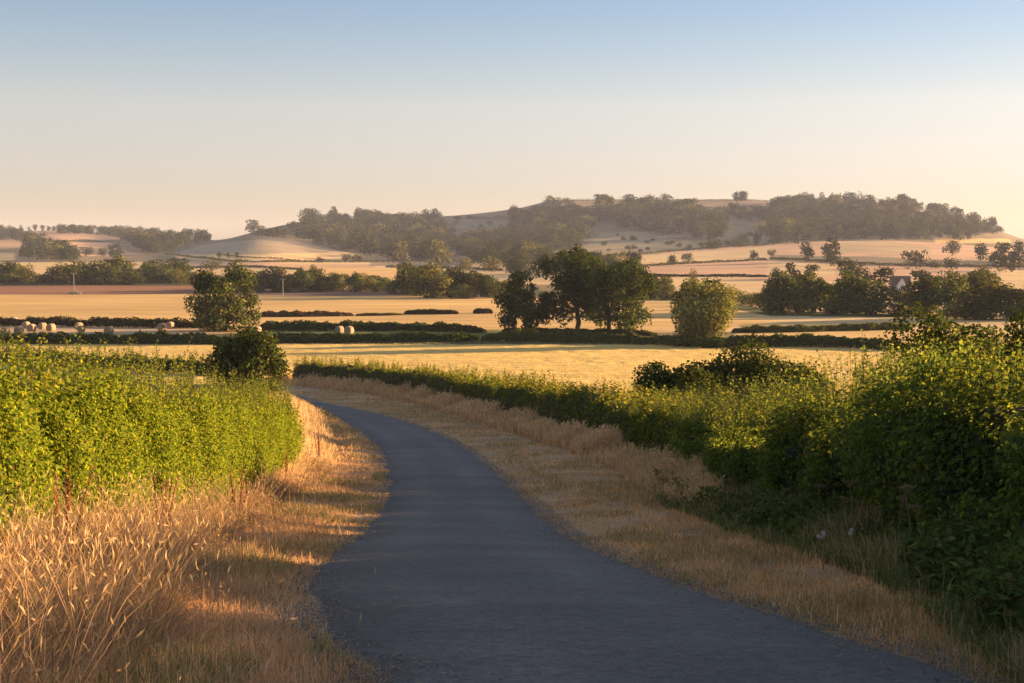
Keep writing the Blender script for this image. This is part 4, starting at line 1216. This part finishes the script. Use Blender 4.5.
# short verge turf, left
n = 95000
Y = sampleY(n, 5, 90); s = gr.random(n)
xr = ROADLX(Y) + .02 + .12 * gr.random(n) ** 3; X = xr * (1 - s) + (np.interp(Y, IN_Y, IN_X) - .35) * s
pt = vnoise(np.stack([X * 1.1, Y * .7, 0 * X], -1), 50)
h = (.04 + .14 * pt) * gr.uniform(.4, 1.5, n) * np.where(gr.random(n) < .02, 2.2, 1) * (.45 + .55 * np.clip(s * 2.5, 0, 1))
cc = straw_cols(n, gr, .10, 1.12) * np.array([1.02, .90, .93]) * (.75 + .5 * vnoise(np.stack([X * 2.5, Y * 1.2, 0 * X], -1), 58))[:, None]; gk = (pt > .58) & (gr.random(n) < .55); cc[gk] = np.array([.30, .26, .11]) * gr.uniform(.7, 1.3, (gk.sum(), 1))
a = blades(X, Y, h, np.clip(.004 + Y * .00035, .005, .035), .6, cc, gr, .4)
grass_obj('verge_grass', 'short parched verge grass between the tall straw and the lane', [a[:3]])

# short verge turf, right
n = 120000
Y = sampleY(n, 5, 105); s = gr.random(n)
xr = ROADRX(Y) - .02 - .12 * gr.random(n) ** 3; X = xr * (1 - s) + (BANKX(Y) + .5) * s
pt = vnoise(np.stack([X * 1.1, Y * .7, 0 * X], -1), 51)
h = (.03 + .10 * pt + .06 * np.clip(s * 2 - 1, 0, 1)) * gr.uniform(.4, 1.5, n) * (.6 + .4 * np.clip(s * 4, 0, 1))
h *= np.where(gr.random(n) < .02, 2.6, 1)
cc = straw_cols(n, gr, .10, 1.15) * np.array([1.02, .85, .76]) * (.75 + .5 * vnoise(np.stack([X * 2.5, Y * 1.2, 0 * X], -1), 57))[:, None]; gk = (pt > .55) & (gr.random(n) < .6); cc[gk] = np.array([.34, .25, .12]) * gr.uniform(.7, 1.3, (gk.sum(), 1))
a = blades(X, Y, h, np.clip(.004 + Y * .00035, .005, .04), .6, cc, gr, .4)
grass_obj('verge_grass', 'short rusty verge grass between the lane and the tall dark hedge', [a[:3]])

# tall pale grass along the outer side of the bend
n = 52000
Y = sampleY(n, 21, 118, 1.1); s = gr.random(n)
wide = np.interp(Y, [21, 25, 32, 45, 120], [.3, .7, 1.1, 1.6, 2.1])
X = BANKX(Y) - wide * s + .35
ok = ROADD(X, Y) > np.interp(Y, [17, 40, 80, 120], [.8, .8, .7, .5]); X, Y, s = X[ok], Y[ok], s[ok]
cl = vnoise(np.stack([X * .9, Y * .5, 0 * X], -1), 52)
keep = gr.random(len(X)) < np.clip((cl - .15) * 2.4, .15, 1); X, Y, s, cl = X[keep], Y[keep], s[keep], cl[keep]
h = (.35 + .7 * cl) * np.interp(Y, [21, 29], [.4, 1]) * gr.uniform(.6, 1.2, len(X)) * np.interp(s, [0, .5, 1], [1, .95, .55])
a = blades(X, Y, h, np.clip(Y * .00055, .008, .045), .32, straw_cols(len(X), gr, .08, 1.15) * np.array([1.0, .93, .98]), gr, .3)
k = gr.random(len(X)) < .3
hd = seed_heads(a[3][k], np.clip(.06 + Y[k] * .0012, .06, .2), np.clip(Y[k] * .0008, .015, .06), gr, straw_cols(k.sum(), gr, 0, 1.15))
grass_obj('tall_grass', 'pale seeding grass fringing the outer side of the bend', [a[:3], hd])

# weeds and nettles at the foot of the tall hedge
n = 42000
Y = sampleY(n, 6, 42); s = gr.random(n)
X = BANKX(Y) + .35 - 1.05 * s ** 1.2
cl = vnoise(np.stack([X * 1.4, Y * 1.2, 0 * X], -1), 53)
h = (.18 + .62 * cl) * gr.uniform(.5, 1.25, n) * np.interp(s, [0, 1], [1, .45])
cc = straw_cols(n, gr, .1, .7); gk = gr.random(n) < np.where(cl < .55, .85, .5); cc[gk] = np.array([.13, .155, .05]) * gr.uniform(.6, 1.4, (gk.sum(), 1))
a = blades(X, Y, h, np.clip(.005 + Y * .0004, .006, .02), .5, cc, gr, .4)
m = 26000
Yl = sampleY(m, 6, 42); Xl = BANKX(Yl) + .3 - .8 * gr.random(m); cl = vnoise(np.stack([Xl * 1.5, Yl * 1.2, 0 * Xl], -1), 54)
Zl = G(Xl, Yl) + gr.random(m) * (.1 + .6 * cl)
lv = leaf_quads(np.stack([Xl, Yl, Zl], -1), gr.normal(size=(m, 3)) + (0, 0, 1), gr.uniform(.06, .12, m), gr.uniform(.03, .055, m), r=gr)
grass_obj('roadside_weeds', 'green nettles and dry stalks along the foot of the tall dark hedge', [a[:3], (lv[0], lv[1], tint(m, (.085, .115, .03), .3, (.16, .15, .05), .2, gr))])

# rough grass fringe where the golden field meets the outer hedge, and crop stubble in the nearest strip
n = 50000
Y = sampleY(n, 60, 190, .6); X = gr.uniform(-.36, .36, n) * Y
ok = (X > BANKX(np.minimum(Y, BANK[:15, 1].max())) + 2.6) | (Y > 128)
X, Y = X[ok], Y[ok]
a = blades(X, Y, gr.uniform(.05, .11, len(X)), np.full(len(X), .08), .3, np.array([.62, .40, .14])[None] * gr.uniform(.75, 1.2, (len(X), 1)), gr, .2)
grass_obj('stubble', 'standing straw stubble of the golden field beyond the hedges', [a[:3]])

m = 9000
Yl = sampleY(m, 5, 60); side_ = gr.random(m) < .5; off = gr.exponential(.16, m) - .10
Xl = np.where(side_, ROADLX(Yl) + off, ROADRX(Yl) - off)
tr_ = np.clip((Xl - ROADLX(Yl)) / (ROADRX(Yl) - ROADLX(Yl)), 0, 1)
Zl = np.maximum(G(Xl, Yl), zp(Yl) + .02 + .05 * (1 - (2 * tr_ - 1) ** 2)) + .008
st_ = gr.random(m) < .45
lv = leaf_quads(np.stack([Xl, Yl, Zl], -1), np.array([0, 0, 1]) + .25 * gr.normal(size=(m, 3)), np.where(st_, gr.uniform(.04, .12, m), gr.uniform(.012, .04, m)), np.where(st_, .006, gr.uniform(.012, .03, m)), r=gr)
lc = np.where(st_[:, None], straw_cols(m, gr, 0, .8), np.array([.2, .17, .145]) * gr.uniform(.6, 1.5, (m, 1)))
tag(link('verge_litter', make_mesh('verge_litter', lv[0], lv[1], np.repeat(lc, 4, 0), [M_GRASS])), 'bits of straw and grit along the crumbling edges of the lane', 'litter', kind='stuff')

# ------------------------------------------------------------------ dead umbels and downy thistles, one by one
def umbel_parts(seed, h):
    r = np.random.default_rng(seed)
    st = [tube([[0, 0, -.03], [.02, .01, h * .5], [.03 + .05 * r.normal(), .05 * r.normal(), h]], [.006, .005, .004], 5)]
    top = np.array([.03, 0, h]); hv, hq, o = [], [], 0
    for i in range(11):
        a = i * 2.4; q = .03 + .07 * (i / 11)
        e = top + np.array([math.cos(a) * q, math.sin(a) * q, .06 - .2 * q])
        st.append(tube([top - (0, 0, .04), (top + e) / 2 + (0, 0, .01), e], [.003, .002, .002], 3))
        c = e + .016 * r.normal(size=(10, 3)) * (1, 1, .4)
        v, q_ = leaf_quads(c, r.normal(size=(10, 3)) + (0, 0, 1), .022, .016, r=r); hv.append(v); hq.append(q_ + o); o += len(v)
    return cat_mesh(st), (np.concatenate(hv), np.concatenate(hq))


M_STALK = simple_mat('dry_stalk', (.30, .17, .09), .95, .3, 8)
M_DOWN = leaf_mat('thistle_down', .5, 0, (1, 1, 1))
prot = []
for s in range(3):
    (sv, sq), (hv, hq) = umbel_parts(500 + s, .95)
    prot.append((make_mesh('umbel_stalk', sv, sq, None, [M_STALK]), make_mesh('umbel_head', hv, hq, np.tile([.23, .15, .10], (len(hv), 1)), [M_GRASS])))
UMB = [(716, 520), (742, 528), (763, 533), (788, 540), (806, 545), (835, 553), (862, 560), (884, 568), (905, 576), (921, 580), (946, 590), (962, 596), (700, 510), (878, 562)]
for i, (px, py) in enumerate(UMB):
    X, Y = gpt(px, py); a, b = prot[i % 3]
    o = bpy.data.objects.new('hogweed_plant', None); C.objects.link(o); X -= .25
    o.location = (X, Y, float(G(np.array(X), np.array(Y)))); k = tr.uniform(.5, .85); o.scale = (k * .85, k * .85, k); o.rotation_euler = (tr.normal() * .14, tr.normal() * .14, tr.random() * 6)
    tag(o, 'dead brown umbel on a thin stalk among the weeds under the tall hedge', 'plant', 'dead umbels under the tall hedge')
    link('stalk', a, o); link('flower_head', b, o)


def dock_parts(seed, h):
    r = np.random.default_rng(seed); st, hv, hq, o = [], [], [], 0
    for i in range(5):
        e = np.array([r.normal() * .12, r.normal() * .10, h * r.uniform(.7, 1.05)])
        b = np.array([r.normal() * .02, r.normal() * .02, -.03])
        st.append(tube([b, (b + e) / 2 - (0.02, 0, 0), e], [.007, .006, .003], 5))
        k = 150; t = r.uniform(.42, 1, k)[:, None]
        c = b + (e - b) * t - np.array([.02, 0, 0]) * (1 - t) + r.normal(size=(k, 3)).clip(-1.6, 1.6) * .016 * (1.25 - t)
        hv.append(leaf_quads(c, r.normal(size=(k, 3)), .02, .015, r=r))
    return cat_mesh(st), hv


M_DOCK = simple_mat('dock_stalk', (.20, .085, .045), .95, .3, 8)
for i, (px, Yd, hh, lab) in enumerate([(62, 11.8, .95, 'rusty dock with seeding spikes among the straw, beside the pale thistle'), (158, 15.2, .85, 'rusty dock with seeding spikes against the foot of the bright hedge'),
                                       (236, 22.5, .95, 'smaller rusty dock half way along the foot of the bright hedge'), (283, 32.0, 1.1, 'rusty dock at the far end of the bright hedge'), (318, 42.5, 1.2, 'rusty dock in the tall straw beyond the bright hedge')]):
    d = ray(px, 250); X = float(d[0] / d[1] * Yd)
    (sv, sq), heads = dock_parts(700 + i, hh)
    o = bpy.data.objects.new('dock_plant', None); C.objects.link(o); o.location = (X, Yd, float(G(np.array(X), np.array(Yd))))
    tag(o, lab, 'plant')
    link('stalk', make_mesh('dock_stalk', sv, sq, None, [M_DOCK]), o)
    for hv, hq in heads:
        link('seed_head', make_mesh('dock_seeds', hv, hq, np.tile([.24, .095, .045], (len(hv), 1)) * np.repeat(np.random.default_rng(i).uniform(.7, 1.3, (len(hv) // 4, 1)), 4, 0), [M_GRASS]), o)


def down_parts(seed, n=5):
    r = np.random.default_rng(seed); st, hv, hq, o = [], [], [], 0
    for i in range(n):
        e = np.array([r.normal() * .06, r.normal() * .05, .62 + .06 * r.normal()])
        st.append(tube([[0, 0, -.03], e * (.4, .4, .5), e], [.006, .005, .003], 4))
        k = 90
        d = unit(r.normal(size=(k, 3))); c = e + d * .035 * r.random((k, 1)) ** .4
        hv.append(leaf_quads(c, np.cross(d, r.normal(size=(k, 3))), .035, .009, r=r))
    return cat_mesh(st), hv


for (px, Yd, top, lab, sd, k) in [(828, 12.9, 532, 'larger white fluffy thistle head in the weeds under the tall hedge', 600, 1.1), (852, 12.7, 533, 'smaller white fluffy thistle head under the tall hedge', 601, .9),
                           (30, 11.5, 524, 'pale fluffy seeding thistle in the straw grass before the bright hedge', 602, 1.4)]:
    d = ray(px, 250); X = float(d[0] / d[1] * Yd); z = float(G(np.array(X), np.array(Yd)))
    (sv, sq), heads = down_parts(sd, 2 if k < 1 else 4)
    h = ztop(px, top, Yd) - z
    o = bpy.data.objects.new('thistle_plant', None); C.objects.link(o); o.location = (X, Yd, z); f = h / .66; o.scale = (f, f, f)
    tag(o, lab, 'plant')
    link('stalk', make_mesh('thistle_stalk', sv, sq, None, [M_STALK]), o)
    for hv, hq in heads:
        link('seed_head', make_mesh('thistle_down', hv, hq, np.tile([.62, .56, .48], (len(hv), 1)), [M_DOWN]), o)

# ------------------------------------------------------------------ air
HAZE_D = .000062
V, Q = box(-5600, 5600, -36, 5300, -18, 96)
hz, nt, out = new_mat('haze_air')
pv = nt.nodes.new('ShaderNodeVolumePrincipled'); pv.inputs['Density'].default_value = HAZE_D; pv.inputs['Color'].default_value = (.70, .76, 1.0, 1); pv.inputs['Anisotropy'].default_value = 0
nt.links.new(pv.outputs[0], out.inputs['Volume'])
haze = link('haze', make_mesh('haze', V, Q, None, [hz], smooth=False)); tag(haze, 'warm evening haze over the valley', 'haze', kind='stuff')

# ------------------------------------------------------------------ light and camera
w = bpy.data.worlds.new('World'); scene.world = w; w.use_nodes = True
nt = w.node_tree
bg = nt.nodes['Background']; sky = nt.nodes.new('ShaderNodeTexSky'); sky.sky_type = 'NISHITA'; sky.sun_disc = False
sky.sun_elevation = SUN_EL; sky.sun_rotation = math.pi / 2 - SUN_AZ; sky.dust_density = .6; sky.air_density = 1.0; sky.ozone_density = 1.5; sky.altitude = 100
tn = nt.nodes.new('ShaderNodeMixRGB'); tn.blend_type = 'MULTIPLY'; tn.inputs[0].default_value = 1; tn.inputs[2].default_value = (.965, .89, .99, 1)
gm = nt.nodes.new('ShaderNodeGamma'); gm.inputs[1].default_value = .86
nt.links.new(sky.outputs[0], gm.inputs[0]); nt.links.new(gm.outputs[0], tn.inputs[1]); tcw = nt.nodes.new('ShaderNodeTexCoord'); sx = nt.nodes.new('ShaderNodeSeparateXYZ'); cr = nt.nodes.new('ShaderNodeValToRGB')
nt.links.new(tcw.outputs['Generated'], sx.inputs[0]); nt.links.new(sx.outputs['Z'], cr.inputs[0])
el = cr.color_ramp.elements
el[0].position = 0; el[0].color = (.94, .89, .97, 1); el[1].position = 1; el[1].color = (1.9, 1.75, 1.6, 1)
for p_, c_ in ((.045, (.95, .90, 1.03)), (.10, (1.13, 1.02, .99)), (.135, (.94, .96, .98)), (.175, (.765, .875, .985)), (.26, (.9, .95, 1.05)), (.45, (1.9, 1.75, 1.6))):  # sky overhead brightened beyond the sky model, as added fill for shadows
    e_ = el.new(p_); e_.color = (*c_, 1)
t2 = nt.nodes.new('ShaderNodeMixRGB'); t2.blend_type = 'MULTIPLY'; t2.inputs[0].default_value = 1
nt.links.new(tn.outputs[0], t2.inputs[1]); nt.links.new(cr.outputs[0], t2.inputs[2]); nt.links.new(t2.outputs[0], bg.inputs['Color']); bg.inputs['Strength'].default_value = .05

sd = bpy.data.lights.new('Sun', 'SUN'); sd.energy = 5.0; sd.angle = math.radians(.6); sd.color = (1, .67, .36)
so = bpy.data.objects.new('Sun', sd); C.objects.link(so)
from mathutils import Vector
dv = Vector((math.cos(SUN_EL) * math.cos(SUN_AZ), math.cos(SUN_EL) * math.sin(SUN_AZ), math.sin(SUN_EL)))
so.rotation_euler = dv.to_track_quat('Z', 'Y').to_euler()

cam = bpy.data.cameras.new('Camera'); cam.sensor_width = 36; cam.lens = F / 1024 * 36; cam.clip_start = .1; cam.clip_end = 20000
co = bpy.data.objects.new('Camera', cam); C.objects.link(co); co.rotation_euler = (math.pi / 2 - TH, 0, 0)
scene.camera = co

scene.view_settings.view_transform = 'Standard'; scene.view_settings.look = 'None'; scene.view_settings.gamma = 1
scene.view_settings.exposure = 2.38
scene.cycles.max_bounces = 12; scene.cycles.transmission_bounces = 8; scene.cycles.volume_bounces = 1; scene.cycles.diffuse_bounces = 8
scene.cycles.use_denoising = True
print('individual slope trees', n_ind)
